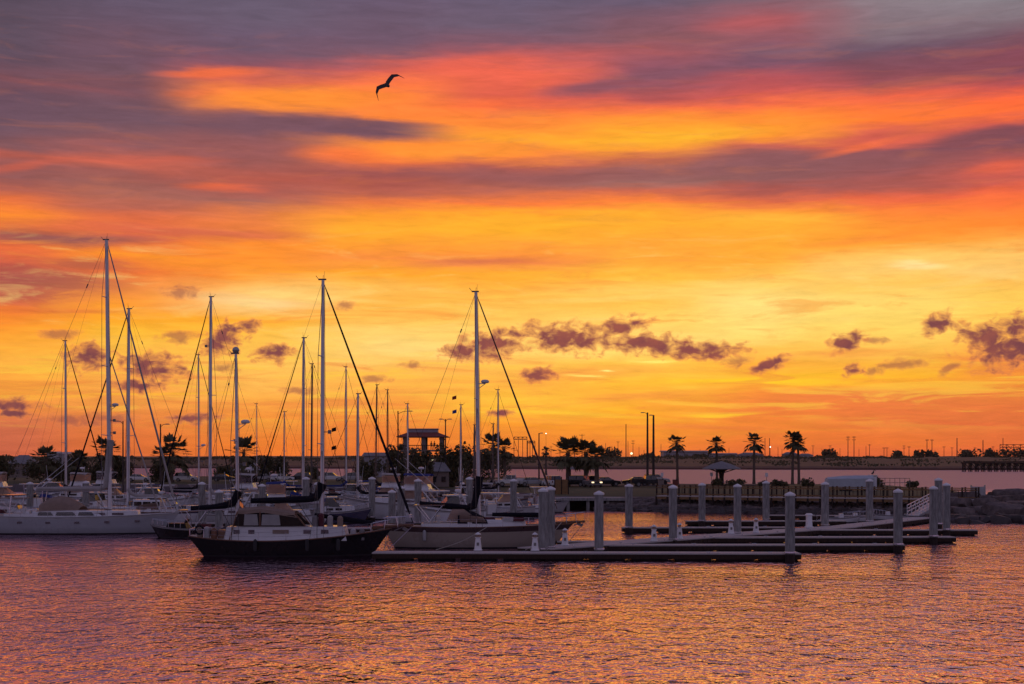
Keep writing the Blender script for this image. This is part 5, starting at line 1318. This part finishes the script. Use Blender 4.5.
# bushes on the far bank
for i, (a, b, ty) in enumerate(((822, 840, 450), (892, 903, 451), (915, 923, 451), (926, 936, 452), (962, 982, 450), (984, 998, 450), (1000, 1030, 449), (603, 620, 449), (640, 655, 454), (690, 712, 455))):
    Y = 1330; x0 = (a - 512) / FOC * Y; x1 = (b - 512) / FOC * Y
    bush('dark scrub bush on the crest of the far bank', ((x0 + x1) / 2, Y, 7.0), (x1 - x0) / 2 * 1.2, 10, zof(ty, Y) - 6.4, 60 + i, n=420, leaf=1.5, group='scrub on the far bank')

# ================================================================== buildings and shelters
# observation tower with red roof
Yt = 292
def tx(px): return (px - 423.5) / FOC * Yt
def tz(py): return zof(py, Yt) - 1.7
tw = thing('observation_tower', 'two storey observation pavilion with red hipped roof above the marina shrubs', 'pavilion', on(423.5, Yt, 1.7))
W1 = tx(449); z_e = tz(437.5); z_r = tz(432.5)
m = MB(); m.loft([[(-W1, -W1 * .8, z_e), (W1, -W1 * .8, z_e), (W1, W1 * .8, z_e), (-W1, W1 * .8, z_e)], [(-W1, -W1 * .8, z_e + .18), (W1, -W1 * .8, z_e + .18), (W1, W1 * .8, z_e + .18), (-W1, W1 * .8, z_e + .18)], [(-W1 * .58, -W1 * .4, z_r), (W1 * .58, -W1 * .4, z_r), (W1 * .58, W1 * .4, z_r), (-W1 * .58, W1 * .4, z_r)]], closed=True, cap=(True, True)); m.build('roof', M_ROOFR, tw)
m = MB(); m.box((0, 0, (z_r + tz(429.2)) / 2), (W1 * 1.14, W1 * .76, tz(429.2) - z_r)); m.box((0, 0, tz(429.0)), (W1 * 1.2, W1 * .84, .12)); m.build('roof_monitor', M_BUILD, tw)
for cx in (406, 424.5, 442):
    for cy in (-W1 * .6, W1 * .6):
        m = MB(); h_ = z_e - 0.0; m.box((0, 0, 0), (.7 if cx != 424.5 else .9, .6, h_)); m.box((0, 0, h_ / 2 - .3), (.9, .8, .3)); m.build('column', M_STUCCO, tw, loc=(tx(cx), cy, h_ / 2 - .01))
zd = tz(450)
m = MB(); m.box((0, 0, zd - .15), (W1 * 1.7, W1 * 1.4, .3)); m.build('balcony_floor', M_STUCCO, tw)
m = MB(); m.box((0, -W1 * .7 + .05, zd + .95), (W1 * 1.66, .08, .08)); m.box((0, W1 * .7 - .05, zd + .95), (W1 * 1.66, .08, .08)); x = -W1 * .8
while x < W1 * .82: m.box((x, -W1 * .7 + .05, zd + .48), (.06, .06, .94)); x += .42
for s in (-1, 1): m.box((s * W1 * .82, 0, zd + .95), (.08, W1 * 1.32, .08))
m.build('balcony_rail', M_WOODDK, tw)
m = MB(); m.box((tx(432), -1.6, tz(462) / 2), (2.2, .3, tz(460))); m.build('sign_panel', M_STUCCO, tw)
m = MB(); m.box((tx(431), -1.8, tz(459.8)), (1.1, .1, .22)); m.build('lit_window', M_LAMPY, tw)

def person(label, loc, rz=0.0, h=1.72):
    t = thing('person', label, 'person', loc, rz, 'people on the observation balcony')
    vs = [(0, 0, .93), (0, 0, 1.2), (0, 0, 1.42), (0, 0, 1.52), (0, 0.01, 1.66), (.1, 0, .88), (.12, .02, .48), (.12, 0, .07), (.12, -.14, .04), (-.1, 0, .88), (-.13, -.03, .48), (-.13, 0, .07), (-.13, -.14, .04),
          (.19, 0, 1.38), (.25, -.02, 1.12), (.17, -.24, 1.04), (.1, -.34, 1.06), (-.19, 0, 1.38), (-.25, -.02, 1.12), (-.17, -.24, 1.04), (-.1, -.34, 1.06)]
    ed = [(0, 1), (1, 2), (2, 3), (3, 4), (0, 5), (5, 6), (6, 7), (7, 8), (0, 9), (9, 10), (10, 11), (11, 12), (2, 13), (13, 14), (14, 15), (15, 16), (2, 17), (17, 18), (18, 19), (19, 20)]
    rs = [.15, .14, .14, .055, .10, .10, .07, .05, .045, .10, .07, .05, .045, .06, .045, .035, .04, .06, .045, .035, .04]
    me = bpy.data.meshes.new('body'); me.from_pydata(vs, ed, []); o = bpy.data.objects.new('body', me); COL.objects.link(o); o.parent = t
    md = o.modifiers.new('skin', 'SKIN'); me.skin_vertices[0].data[0].use_root = True
    for i, r in enumerate(rs): me.skin_vertices[0].data[i].radius = (r, r * .8)
    o.modifiers.new('sub', 'SUBSURF').levels = 1; me.materials.append(M_SHIRT)
    m = MB(); m.lathe((0, .02, 1.68), [(.11, -.04), (.12, .04), (.07, .11), (.01, .13)], 8); m.build('hair', M_HAIR, t, smooth=True)
    return t
for me_ in ('x',):
    pass
def add_skin_ok():
    return True
try:
    person('person in dark clothes leaning at the tower railing, left of the two', on(431.3, Yt - 2.0, 1.7 + zd), .3)
    person('person in dark clothes leaning at the tower railing, right of the two', on(434.4, Yt - 2.0, 1.7 + zd), -.4)
except Exception as e:
    print('person failed', e)

def building(label, px0, px1, Y, ty, zg, depth, wall, roof, kindr='flat', name='warehouse', cat='building', nwin=0):
    x0 = (px0 - 512) / FOC * Y; x1 = (px1 - 512) / FOC * Y; w = x1 - x0; h = zof(ty, Y) - zg
    t = thing(name, label, cat, ((x0 + x1) / 2, Y, zg), 0)
    hw = h * (.86 if kindr == 'flat' else .62)
    MB().box((0, 0, hw / 2), (w, depth, hw)).build('wall', wall, t)
    m = MB(); o = w * .03 + .3
    if kindr == 'flat': m.add([(-w / 2 - o, -depth / 2 - o, hw), (w / 2 + o, -depth / 2 - o, hw), (w / 2 + o, 0, h), (-w / 2 - o, 0, h), (-w / 2 - o, depth / 2 + o, hw), (w / 2 + o, depth / 2 + o, hw)], [(0, 1, 2, 3), (3, 2, 5, 4), (0, 3, 4), (1, 5, 2), (0, 4, 5, 1)])
    else: m.add([(-w / 2 - o, -depth / 2 - o, hw), (w / 2 + o, -depth / 2 - o, hw), (w / 2 + o, depth / 2 + o, hw), (-w / 2 - o, depth / 2 + o, hw), (-w * .25, 0, h), (w * .25, 0, h)], [(0, 1, 5, 4), (1, 2, 5), (2, 3, 4, 5), (3, 0, 4), (3, 2, 1, 0)])
    m.build('roof', roof, t)
    for i in range(nwin):
        m = MB(); m.box((0, 0, 0), (w / nwin * .45, .15, hw * .35)); m.build('window' if i % 3 else 'door', M_GLASS, t, loc=(-w / 2 + w * (i + .5) / nwin, -depth / 2 - .03, hw * .5))
    return t
building('long pale grey warehouse on the far bank behind the first slender palm', 662, 706, 1480, 450.5, 8.0, 30, M_BUILD, M_BUILD, nwin=5)
building('lower grey warehouse wing right of the long one', 706, 735, 1500, 453, 8.0, 30, M_BUILD, M_BUILD, nwin=4)
building('low flat house on the far bank left of the middle palm', 738, 762, 1450, 452.5, 8.0, 18, M_BUILD, M_ROOFG, 'hip', 'house', nwin=4)
building('small pale house on the far bank by the palm pair', 783, 797, 1450, 452, 8.0, 14, M_STUCCO, M_ROOFG, 'hip', 'house', nwin=3)
building('white house on the far bank right of the palm pair', 798, 812, 1460, 453.5, 8.0, 14, M_WHITE2, M_ROOFG, 'hip', 'house', nwin=3)
building('flat white block above the left shrubs', 50, 60, 900, 451.5, 3, 12, M_WHITE2, M_WHITE2, nwin=2, name='building')
building('second flat white block above the left shrubs, right of the leftmost mast', 60.5, 71, 905, 452, 3, 12, M_WHITE2, M_WHITE2, nwin=2, name='building')
building('low dark roofed building in the left shrubs', 14, 34, 400, 455, 1.5, 10, M_STUCCO, M_ROOFG, 'hip', 'building', nwin=3)
building('long lavender grey harbour building left of the observation tower', 366, 401, 420, 452.5, 1.5, 12, M_BUILD, M_ROOFG, 'flat', 'harbour_building', nwin=6)
building('grey hipped roof hut in front of the observation tower', 430, 449, 262, 462, 1.7, 5, M_STUCCO, M_ROOFG, 'hip', 'hut', nwin=2)
building('small grey roofed hut right of the observation tower', 448, 461, 270, 466.5, 1.7, 4, M_STUCCO, M_ROOFG, 'hip', 'hut', nwin=1)
building('small white roofed kiosk behind the ketch mizzen', 237, 262, 330, 463, 1.5, 5, M_STUCCO, M_WHITE2, 'hip', 'kiosk', nwin=2)

# picnic shelter
sp_ = at(721.5, 486, 1.72)
sh = thing('picnic_shelter', 'small picnic shelter with grey umbrella roof on one thick post', 'shelter', sp_)
k_ = sp_.y / FOC; hr = zof(468.5, sp_.y) - 1.72; ht = zof(461.5, sp_.y) - 1.72
m = MB(); m.lathe((0, 0, 0), [(19.5 * k_, hr - .12), (19.5 * k_, hr), (10 * k_, hr + (ht - hr) * .62), (1.5 * k_, ht), (.05, ht + .1)], 10); m.build('roof', M_ROOFG, sh)
m = MB(); m.lathe((0, 0, 0), [(.45, 0), (.42, 1.6), (.55, hr - .6), (1.3, hr - .12)], 10); m.build('post', M_WOODDK, sh)
m = MB()
for i in range(5):
    a = i * 2 * PI / 5; m.tube([(0, 0, hr - .9), (math.cos(a) * 14 * k_, math.sin(a) * 14 * k_, hr - .1)], .09, 5)
m.build('brace', M_WOODDK, sh)
m = MB(); m.lathe((0, 0, 0), [(1.1, .72), (1.1, .8)], 12); m.build('table', M_CONC, sh)

# far low picnic roof left of the bushy palms
tt = thing('picnic_shelter', 'low flat hipped shelter roof behind the three bushy palms', 'shelter', at(583, 480, 1.7), 0)
m = MB(); m.lathe((0, 0, 0), [(5.5, 2.6), (5.5, 2.75), (1.0, 4.0), (.05, 4.1)], 4, rot=PI / 4); m.build('roof', M_ROOFG, tt)
for a in range(4): MB().box((0, 0, 0), (.25, .25, 2.7)).build('post', M_WOODDK, tt, loc=(3.2 * (1 if a % 2 else -1), 3.2 * (1 if a // 2 else -1), 1.33))

# ------------------------------------------------------------------ vehicles
def wheel(par, x, y, r=.36):
    m = MB(); m.tube([(0, -.12, 0), (0, .12, 0)], r, 14); w = m.build('wheel', M_RUBBER, par, loc=(x, y, r))
    m = MB(); m.tube([(0, -.13, 0), (0, .13, 0)], r * .6, 10); m.build('rim', M_GALV, w)
def car(label, loc, rz, paint, style='suv', lit=False, cat='car', name='parked_car'):
    t = thing(name, label, cat, loc, rz, 'cars parked on the park road')
    Wd = 1.85
    if style == 'suv':
        low = [(-2.3, .35), (-2.35, .95), (-2.2, 1.08), (-1.9, 1.1), (1.0, 1.12), (2.1, .98), (2.32, .75), (2.3, .35)]; green = [(-2.2, 1.08), (-1.85, 1.68), (-1.6, 1.75), (.1, 1.74), (.5, 1.62), (1.15, 1.1)]
    elif style == 'sedan':
        low = [(-2.25, .35), (-2.3, .9), (-1.6, 1.0), (1.1, .98), (2.1, .85), (2.28, .65), (2.25, .35)]; green = [(-1.75, .98), (-1.1, 1.38), (-.7, 1.44), (.3, 1.42), (1.15, .97)]
    else:
        low = [(-2.85, .5), (-2.88, 1.15), (-.62, 1.15), (-.6, 1.12), (1.4, 1.15), (2.5, 1.08), (2.75, .85), (2.72, .5)]; green = [(-.65, 1.12), (-.55, 1.8), (.55, 1.8), (.8, 1.7), (1.35, 1.13)]
    m = MB(); m.prism(low, -Wd / 2, Wd / 2); b = m.build('body', paint, t)
    bv = b.modifiers.new('bevel', 'BEVEL'); bv.width = .09; bv.segments = 3; bv.limit_method = 'ANGLE'
    def scaled(o, k, dz): cx = sum(x for x, z in o) / len(o); return [(cx + (x - cx) * k, z + dz) for x, z in o]
    m = MB(); n = len(green)
    g0 = [(x, -Wd / 2 + .06 + (z - green[0][1]) * .22, z) for x, z in green]; g1 = [(x, Wd / 2 - .06 - (z - green[0][1]) * .22, z) for x, z in green]
    m.add(g0 + g1, [tuple(range(n)), tuple(range(2 * n - 1, n - 1, -1))] + [(k, (k + 1) % n, n + (k + 1) % n, n + k) for k in range(n)]); m.build('cabin_glass', M_GLASS, t)
    tops = [p for p in green if p[1] > max(z for x, z in green) - .16]
    m = MB(); xa, xb = min(p[0] for p in tops) - .05, max(p[0] for p in tops) + .05; zt = max(z for x, z in green)
    m.box(((xa + xb) / 2, 0, zt + .0), (xb - xa, Wd - .42, .07)); m.build('roof', paint, t)
    m = MB()
    for s in (-1, 1):
        for gx in ((green[0][0] + green[-1][0]) / 2,): m.box((gx - .15, s * (Wd / 2 - .12), (green[0][1] + zt) / 2), (.09, .06, zt - green[0][1]))
    m.build('door_pillar', paint, t)
    fx = max(x for x, z in low)
    for s in (-1, 1):
        m = MB(); m.box((0, 0, 0), (.10, .36, .17)); m.build('headlight', M_HEADL if lit else M_CLEAR, t, loc=(fx - .04, s * .66, .78 if style != 'pickup' else .95))
        m = MB(); m.box((0, 0, 0), (.06, .2, .25)); m.build('tail_light', M_CARRD, t, loc=(min(x for x, z in low) - .01, s * .75, .85))
        m = MB(); m.box((0, 0, 0), (.12, .2, .14)); m.build('mirror', paint, t, loc=(green[-1][0] - .25, s * (Wd / 2 + .08), green[0][1] + .08))
    m = MB(); m.box((fx - .02, 0, .72), (.08, .8, .22)); m.build('grille', M_RUBBER, t)
    m = MB(); m.box((fx - .02, 0, .45), (.16, Wd * .96, .18)); m.build('bumper', M_GALV, t)
    xw = (1.42, -1.42) if style != 'pickup' else (1.75, -1.75)
    for x in xw:
        for s in (-1, 1): wheel(t, x, s * (Wd / 2 - .1), .36 if style != 'pickup' else .4)
    if style == 'pickup':
        m = MB()
        for s in (-1, 1): m.box((-1.75, s * (Wd / 2 - .05), 1.2), (2.2, .08, .14))
        m.build('bed_rail', paint, t)
    t.scale = (1.14,) * 3
    return t
g = 1.80
def cp(px, py): p = at(px, py, g); return p
car('silver car facing the camera with both headlights lit, under the bushy palms', cp(592.5, 487.2), -PI / 2 + .25, M_CARSI, 'suv', True)
car('dark car close left of the one with lit headlights', cp(573.5, 486.6), PI * .9, M_CARDK, 'suv')
car('low dark car right of the one with lit headlights', cp(606, 486.2), .2, M_CARDK, 'sedan')
car('dark pickup truck parked broadside left of the light poles', cp(649, 486.8), 0.05, M_CARDK, 'pickup', False, 'pickup truck', 'pickup_truck')
car('silver car behind the dark pickup truck', cp(656, 484.6), .1, M_CARSI, 'suv')
car('dull red car left of the dark pickup truck', cp(635.5, 485.6), PI, M_CARDK, 'sedan')
car('white pickup truck behind the thin mast right of the cream sloop', cp(511, 486.4), PI + .3, M_CARWH, 'pickup', False, 'pickup truck', 'pickup_truck')
car('white car left of the dark wooden screen near the quay', cp(552, 487.0), PI * .6, M_CARWH, 'suv')
car('grey car parked between the white pickup and the quay screen', cp(533, 486.4), .1, M_CARSI, 'sedan')
bpy.data.objects[[o.name for o in bpy.data.objects if o.get('label', '').startswith('dull red car')][0]]['label'] = 'dark sedan nose to tail left of the dark pickup truck'

for lab, px, py, rz_, pm, st in (('white car parked on the left lawn below the broad palm', 186, 481.5, .1, M_CARWH, 'suv'), ('silver sedan on the left lawn right of the ketch mizzen', 262, 481.2, PI, M_CARSI, 'sedan'),
   ('white sedan on the left lawn under the rounded shrub', 283, 481.4, .1, M_CARWH, 'sedan'), ('dark suv on the left lawn left of the ketch main mast', 300, 481.3, PI, M_CARDK, 'suv'), ('white suv on the left lawn just right of the ketch main mast', 331, 481.3, 0, M_CARWH, 'suv'),
   ('silver suv on the lawn left of the mid marina mast pair', 350, 481.6, PI, M_CARSI, 'suv'), ('dark sedan on the left lawn between tall bare mast and mizzen', 224, 481.4, .0, M_CARDK, 'sedan'), ('white sedan on the lawn at the third mast from the left', 139, 481.6, .1, M_CARWH, 'sedan')):
    car(lab, cp(px, py), rz_, pm, st)
# trailers, bins, signs, screens
tr = thing('boat_trailer', 'long pale blue covered boat on a trailer behind the boardwalk', 'covered boat', at(850, 491, 1.72), 0)
ky = at(850, 491, 1.72).y / FOC
m = MB(); Lh = 25 * ky; hh_ = 2.3
m.loft([[(-Lh, -.9, .7), (-Lh + .2, -1, 1.9), (-Lh + .3, 0, 2.15), (-Lh + .2, 1, 1.9), (-Lh, .9, .7)], [(-Lh * .3, -1.2, .45), (-Lh * .3, -1.25, 1.95), (-Lh * .3, 0, 2.4), (-Lh * .3, 1.25, 1.95), (-Lh * .3, 1.2, .45)],
        [(Lh * .9, -1.2, .4), (Lh * .9, -1.25, 2.0), (Lh * .9, 0, 2.5), (Lh * .9, 1.25, 2.0), (Lh * .9, 1.2, .4)]], closed=True, cap=(True, True)); m.build('cover', new_mat('pale_blue_tarp', (.45, .50, .56), .7, nscale=1.2, namt=.1, bump=.3), tr)
for x in (-1.2, -.2, 2.6):
    for s in (-1, 1): m = MB(); m.tube([(0, -.1, 0), (0, .1, 0)], .33, 12); m.build('wheel', M_RUBBER, tr, loc=(x, s * 1.1, .33))
m = MB(); m.box((0, 0, .35), (Lh * 2.1, .12, .12)); m.build('frame', M_GALV, tr)
bx_ = thing('storage_cabinet', 'upright white cabinet at the right end of the covered boat', 'cabinet', at(873, 490.5, 1.72), 0)
MB().box((0, 0, 1.2), (1.0, 1.0, 2.4)).build('body', M_WHITE2, bx_); MB().box((0, 0, 2.45), (1.2, 1.2, .12)).build('lid', M_WHITE, bx_); MB().box((.1, -.51, 1.2), (.7, .04, 2.0)).build('door', M_WHITE, bx_)
# pelican perched on the cabinet
def perched(loc):
    t = thing('perched_bird', 'dark bird perched on top of the white cabinet behind the boardwalk', 'bird', loc, 0)
    m = MB(); m.tube([(-.3, 0, .12), (-.12, 0, .22), (.05, 0, .36), (.12, 0, .55), (.14, 0, .72), (.22, 0, .78), (.42, 0, .68)], [.03, .13, .14, .08, .06, .065, .02], 8); m.build('body', M_FEATH, t, smooth=True)
    m = MB(); m.tube([(0, -.05, .0), (0, -.04, .22)], .018, 4); m.tube([(0, .05, .0), (0, .04, .22)], .018, 4); m.build('legs', M_FEATH, t)
p_ = at(873, 490.5, 1.72); perched((p_.x, p_.y, 1.72 + 2.51))
mf_ = thing('metal_fence', 'thin metal railing with open bars right of the white cabinet', 'fence', at(880, 490, 1.72), -.12)
Lf = 30 * ky
for z in (1.9, 1.2, .4): MB().tube([(0, 0, z), (Lf, 0, z)], .04, 5).build('rail', M_GALV, mf_)
for i in range(7): MB().tube([(0, 0, 0), (0, 0, 1.95)], .045, 5).build('post', M_GALV, mf_, loc=(Lf * i / 6, 0, 0))
sc_ = thing('timber_screen', 'tall brown timber screen left of the parked cars at the quay', 'fence', on(561.5, 208, 1.55), .1)
MB().box((0, 0, 1.1), (2.1, .1, 2.2)).build('panel', M_WOODY, sc_)
for x in (-1, 0, 1): MB().box((0, 0, 0), (.14, .18, 2.6)).build('post', M_WOODDK, sc_, loc=(x, 0, 1.3))
for lab, px, py, mt, h in (('red and dark waste bin left of the picnic shelter', 675.5, 488, M_CARRD, 1.5), ('grey waste bin left of the light poles', 661, 488.5, M_STUCCO, 1.6), ('pale utility box right of the light poles', 659.5, 486.5, M_WHITE2, 2.0)):
    b_ = thing('waste_bin' if 'bin' in lab else 'utility_box', lab, 'bin' if 'bin' in lab else 'utility box', at(px, py, 1.74))
    MB().box((0, 0, h * .45), (.9, .8, h * .9), taper=1.06).build('body', mt, b_); MB().box((0, 0, h * .94), (1.0, .9, .12), taper=.8).build('lid', M_WOODDK, b_)
for lab, px, py in (('small white sign on a post between first and second slender palm', 711.5, 486), ('small white sign on a post right of the middle palm', 766.5, 487), ('small white sign on a post left of the picnic shelter', 662, 487)):
    s_ = thing('park_sign', lab, 'sign', at(px, py, 1.72)); MB().tube([(0, 0, 0), (0, 0, 2.5)], .05, 6).build('post', M_GALV, s_); MB().box((0, -.07, 2.2), (.5, .04, .7)).build('panel', M_WHITE, s_)
sb_ = thing('notice_board', 'white framed board fixed at the right end of the boardwalk rail', 'board', on(978, 168.5, 1.5), 0)
MB().box((0, 0, 1.0), (1.5, .08, 1.9)).build('panel', M_WHITE2, sb_)
for x in (-.8, .8): MB().box((0, 0, 0), (.16, .16, 2.3)).build('post', M_WHITE2, sb_, loc=(x, 0, 1.0))

# ------------------------------------------------------------------ lamps and poles near the marina
def lamp_post(label, loc, h, heads, mat=None, r=.09, arm=1.6, group='lamp posts around the marina'):
    t = thing('lamp_post', label, 'lamp post', loc, 0, group); mat = mat or M_POLE
    MB().tube([(0, 0, 0), (0, 0, h)], [r * 1.3, r * .8], 8).build('pole', mat, t)
    for s in heads:
        m = MB(); m.tube([(0, 0, h - .5), (s * arm * .5, 0, h - .08), (s * arm, 0, h)], .05, 6); a = m.build('arm', mat, t)
        m = MB(); m.box((s * (arm + .25), 0, h - .02), (.75, .34, .16), taper=.7); m.build('lamp_head', M_GALV, a)
    return t
def lp(label, px, Y, ty, heads, zg=1.7, **k): p = on(px, Y, zg); return lamp_post(label, p, zof(ty, Y) - zg, heads, **k)
lp('lamp post with arm to the right, left of the observation tower', 398, 262, 411, (1,), r=.13, arm=2.1)
lp('lamp post with two heads, right of the observation tower', 445.5, 262, 419, (-1, 1), r=.12, arm=.6)
lp('lamp post behind the cutter mast with short arm to the left', 123, 240, 421, (-1,), zg=.5, r=.12, arm=.8)
lp('lamp post between cutter bow and the broad palm', 160.5, 235, 424, (1,), zg=.5, r=.13, arm=.9)
lp('tall dark light pole with a head to the left, left one of the close pair', 647.5, 268, 412.5, (-1,), r=.19, arm=.7)
lp('tall dark light pole, right one of the close pair, slightly shorter', 653.5, 268, 415, (-1,), r=.21, arm=.25)
lp('slim dark pole with small light box right of the forestay end', 539, 300, 433, (1,), r=.14, arm=.3)

# ------------------------------------------------------------------ the industrial skyline beyond the far bank
def power_pole(px, Y, ty, arms=1, r=.35, label='thin dark utility pole with crossarm on the far skyline', two=False, zg=6.0, cw=3.2, group='utility poles on the far skyline'):
    p = on(px, Y, zg); h = zof(ty, Y) - zg; t = thing('utility_pole', label, 'utility pole', p, 0, group)
    MB().tube([(0, 0, 0), (0, 0, h)], [r, r * .7], 6).build('pole', M_POLE, t)
    for i in range(arms):
        m = MB(); z = h - 1.2 - i * 2.6; m.box((0, -.2, z), (cw, .3, .35))
        for q in (-.45, 0, .45): m.tube([(q * cw, -.2, z), (q * cw, -.2, z + .9)], .12, 5)
        m.build('crossarm', M_POLE, t)
    return t
T1 = 'thin dark utility pole with crossarm on the far skyline'
SKY = [(813, 445, 1), (830, 445, 1), (866, 446, 0), (869.5, 444, 1), (884, 447, 1), (887, 447, 1), (896, 449, 0), (904, 445, 2), (909, 446, 1), (919, 449, 1), (944, 446, 1), (952, 447, 1), (975, 447, 1),
       (605.6, 443, 0), (612, 446, 0), (618, 441, 1), (628, 441, 0), (633, 440, 2), (639, 447, 0), (661, 444, 0), (782, 449, 0), (778, 447, 0), (790, 450, 0), (700, 449, 0), (729, 448, 0), (745, 449, 1), (993, 446, 1), (840, 448, 0), (859, 449, 0),
       (935, 450, 0), (965, 449, 0), (988, 450, 0), (551, 446, 1), (560, 449, 0), (644, 450, 0), (822, 449, 0), (803, 448, 1)]
for px, ty, a in SKY: power_pole(px, 1500 + (px * 37) % 300, ty, a)
for px, ty, lab in ((848, 436, 'tall double crossarm pole, left one of the prominent far pair'), (854, 436, 'tall double crossarm pole, right one of the prominent far pair'),
                    (927, 439, 'left post of the tall far pair left of the thick near pole'), (932, 439, 'right post of the tall far pair left of the thick near pole'),
                    (957, 438, 'thick dark pole rising above the far bank left of the trestle'), (983, 440, 'tall bare pole above the left end of the trestle'),
                    (1003, 438, 'tall pole with lamp left of the lattice rack at the right edge'), (626, 424, 'tallest bare pole on the far bank left of the light pole pair'),
                    (574.5, 435, 'left pole above the three bushy palms'), (582, 434, 'right pole above the three bushy palms'), (769.5, 438, 'pole with a white beacon right of the middle palm'), (765, 438, 'pole close left of the one with the beacon')):
    power_pole(px, 1380, ty, 2 if px in (848, 854) else (1 if px in (927, 932, 574.5, 582) else 0), r=.55 if px in (957, 626, 983) else .42, label=lab, cw=5.0 if px in (574.5, 582) else 3.4, group='prominent poles on the far bank')
def point_lamp(label, px, py, Y, r, mat, zg=5.0):
    p = on(px, Y, zg); h = zof(py, Y) - zg; t = thing('beacon_lamp', label, 'lamp', p, 0)
    MB().tube([(0, 0, 0), (0, 0, h)], r * .25, 5).build('pole', M_POLE, t); MB().lathe((0, 0, h), [(.05, -r), (r * .8, -r * .5), (r, 0), (r * .8, r * .5), (.05, r)], 8).build('lamp', mat, t, smooth=True)
point_lamp('bright white lamp right of the cream sloop forestay, high on a thin pole', 546, 433.5, 900, .35, M_LAMPW)
point_lamp('bright yellow lamp low on the far bank left of the light pole pair', 631.5, 453.5, 1150, 1.0, M_LAMPY)
point_lamp('small white beacon right of the middle palm', 770.3, 447, 1380, .7, M_LAMPW)
# lattice gantries
def gantry(label, px0, px1, Y, ty, yb, zg=6.0):
    x0 = (px0 - 512) / FOC * Y; x1 = (px1 - 512) / FOC * Y; h = zof(ty, Y) - zg; w = x1 - x0
    t = thing('lattice_gantry', label, 'gantry', (x0, Y, zg), 0); n = max(3, int(w / 6))
    for i in range(n + 1):
        m = MB(); m.box((0, 0, 0), (.5, .5, h)); m.build('post', M_POLE, t, loc=(w * i / n, 0, h / 2))
    m = MB(); hb = (yb - ty) * Y / FOC
    for z in (h, h - hb): m.box((w / 2, 0, z), (w, .4, .5))
    for i in range(n * 2): m.tube([(w * i / (n * 2), 0, h - hb * (i % 2)), (w * (i + 1) / (n * 2), 0, h - hb * ((i + 1) % 2))], .18, 4)
    m.build('truss', M_POLE, t)
gantry('square lattice gantry right of the cream sloop mast on the skyline', 514, 527, 1250, 437, 439.5)
gantry('second lower lattice frame right of the square gantry', 527.5, 535, 1260, 441, 443)
gantry('long pipe rack on the skyline at the right edge', 1000, 1048, 1350, 444.5, 447.5)
# trestle
Yb = 800
t = thing('railway_trestle', 'dark timber trestle bridge over the far water at the right edge', 'bridge', on(962, Yb, 0), .04)
Lb = 90 / FOC * Yb * 1.6; zt_ = zof(462.3, Yb)
MB().box((Lb / 2, 0, zt_ - .35), (Lb, 5, .7)).build('deck', M_WOODDK, t)
MB().box((Lb / 2, -2.4, zt_ + .35), (Lb, .3, .5)).build('guard_timber', M_WOODDK, t)
for i in range(22):
    m = MB(); x = Lb * (i + .3) / 22
    for yy in (-2.0, 0, 2.0): m.tube([(0, yy * 1.25, -1), (0, yy, zt_ - .6)], .30, 6)
    m.box((0, 0, zt_ - .95), (.5, 5.2, .5)); m.tube([(0, -2.2, 1.0), (0, 2.2, zt_ - 1.2)], .2, 4); m.tube([(0, 2.2, 1.0), (0, -2.2, zt_ - 1.2)], .2, 4)
    m.build('pile_bent', M_WOODDK, t, loc=(x, 0, 0))
m = MB()
for i in range(21): x0, x1 = Lb * (i + .3) / 22, Lb * (i + 1.3) / 22; m.tube([(x0, -2.3, .9), (x1, -2.3, zt_ - 1.0)], .2, 4); m.tube([(x0, -2.3, zt_ - 1.0), (x1, -2.3, .9)], .2, 4)
m.build('sway_bracing', M_WOODDK, t)

# ------------------------------------------------------------------ the bird
Yg = 62.0
gb_ = on(386.5, Yg, zof(84.5, Yg))
gull = thing('flying_bird', 'dark long winged bird banking high in the sky, upper left of centre', 'bird', gb_, 0)
k_ = Yg / FOC
bd_ = Vector((2.2 * k_ * 1.0, 0, -2.4 * k_)); sb = 1.0
def s2(px, py, y=0.0): return Vector(((px - 386.5) * k_, y, (84.5 - py) * k_))
m = MB(); a = s2(384.3, 81.5, .28); b = s2(389.6, 88.0, -.22)
m.tube([a, a.lerp(b, .12), a.lerp(b, .3), a.lerp(b, .6), a.lerp(b, .85), b], [.012, .035, .05, .085, .06, .02], 10)
# wings are part of the one body mesh: tapered aerofoil strips, bent at the wrist
def wing(path, chord):
    rr = []
    for (p, c, th) in zip(path, chord, (.035, .03, .025, .018, .008)):
        d_ = Vector((.55, -.55, -.75)).normalized() * c
        rr.append([p - d_ * .45, p + Vector((0, 0, th)) , p + d_ * .55, p - Vector((0, 0, th))])
    m.loft(rr, closed=True, cap=(True, True))
wing([s2(386.8, 83.6), s2(389.2, 79.4, .05), s2(392.5, 75.2, .08), s2(398.0, 75.0, .0), s2(404.4, 78.8, -.1)], (.26, .26, .24, .16, .03))
wing([s2(385.6, 85.0), s2(381.5, 86.0, .05), s2(377.6, 87.4, .08), s2(376.4, 93.0, .0), s2(378.8, 101.5, -.1)], (.26, .26, .24, .16, .03))
bdy = m.build('body', M_FEATH, gull, smooth=True)
# ------------------------------------------------------------------ the hazy evening air over the far bank
hm = bpy.data.materials.new('evening_haze'); hm.use_nodes = True
nt = hm.node_tree; nt.nodes.clear()
vo = nt.nodes.new('ShaderNodeVolumePrincipled'); ou = nt.nodes.new('ShaderNodeOutputMaterial')
vo.inputs['Color'].default_value = (0.92, 0.74, 0.68, 1); vo.inputs['Density'].default_value = HAZE_D; vo.inputs['Anisotropy'].default_value = 0.35
nt.links.new(vo.outputs[0], ou.inputs['Volume'])
kind(MB().box((0, 1200, 34), (12400, 3060, 72)).build('haze', hm), 'stuff')
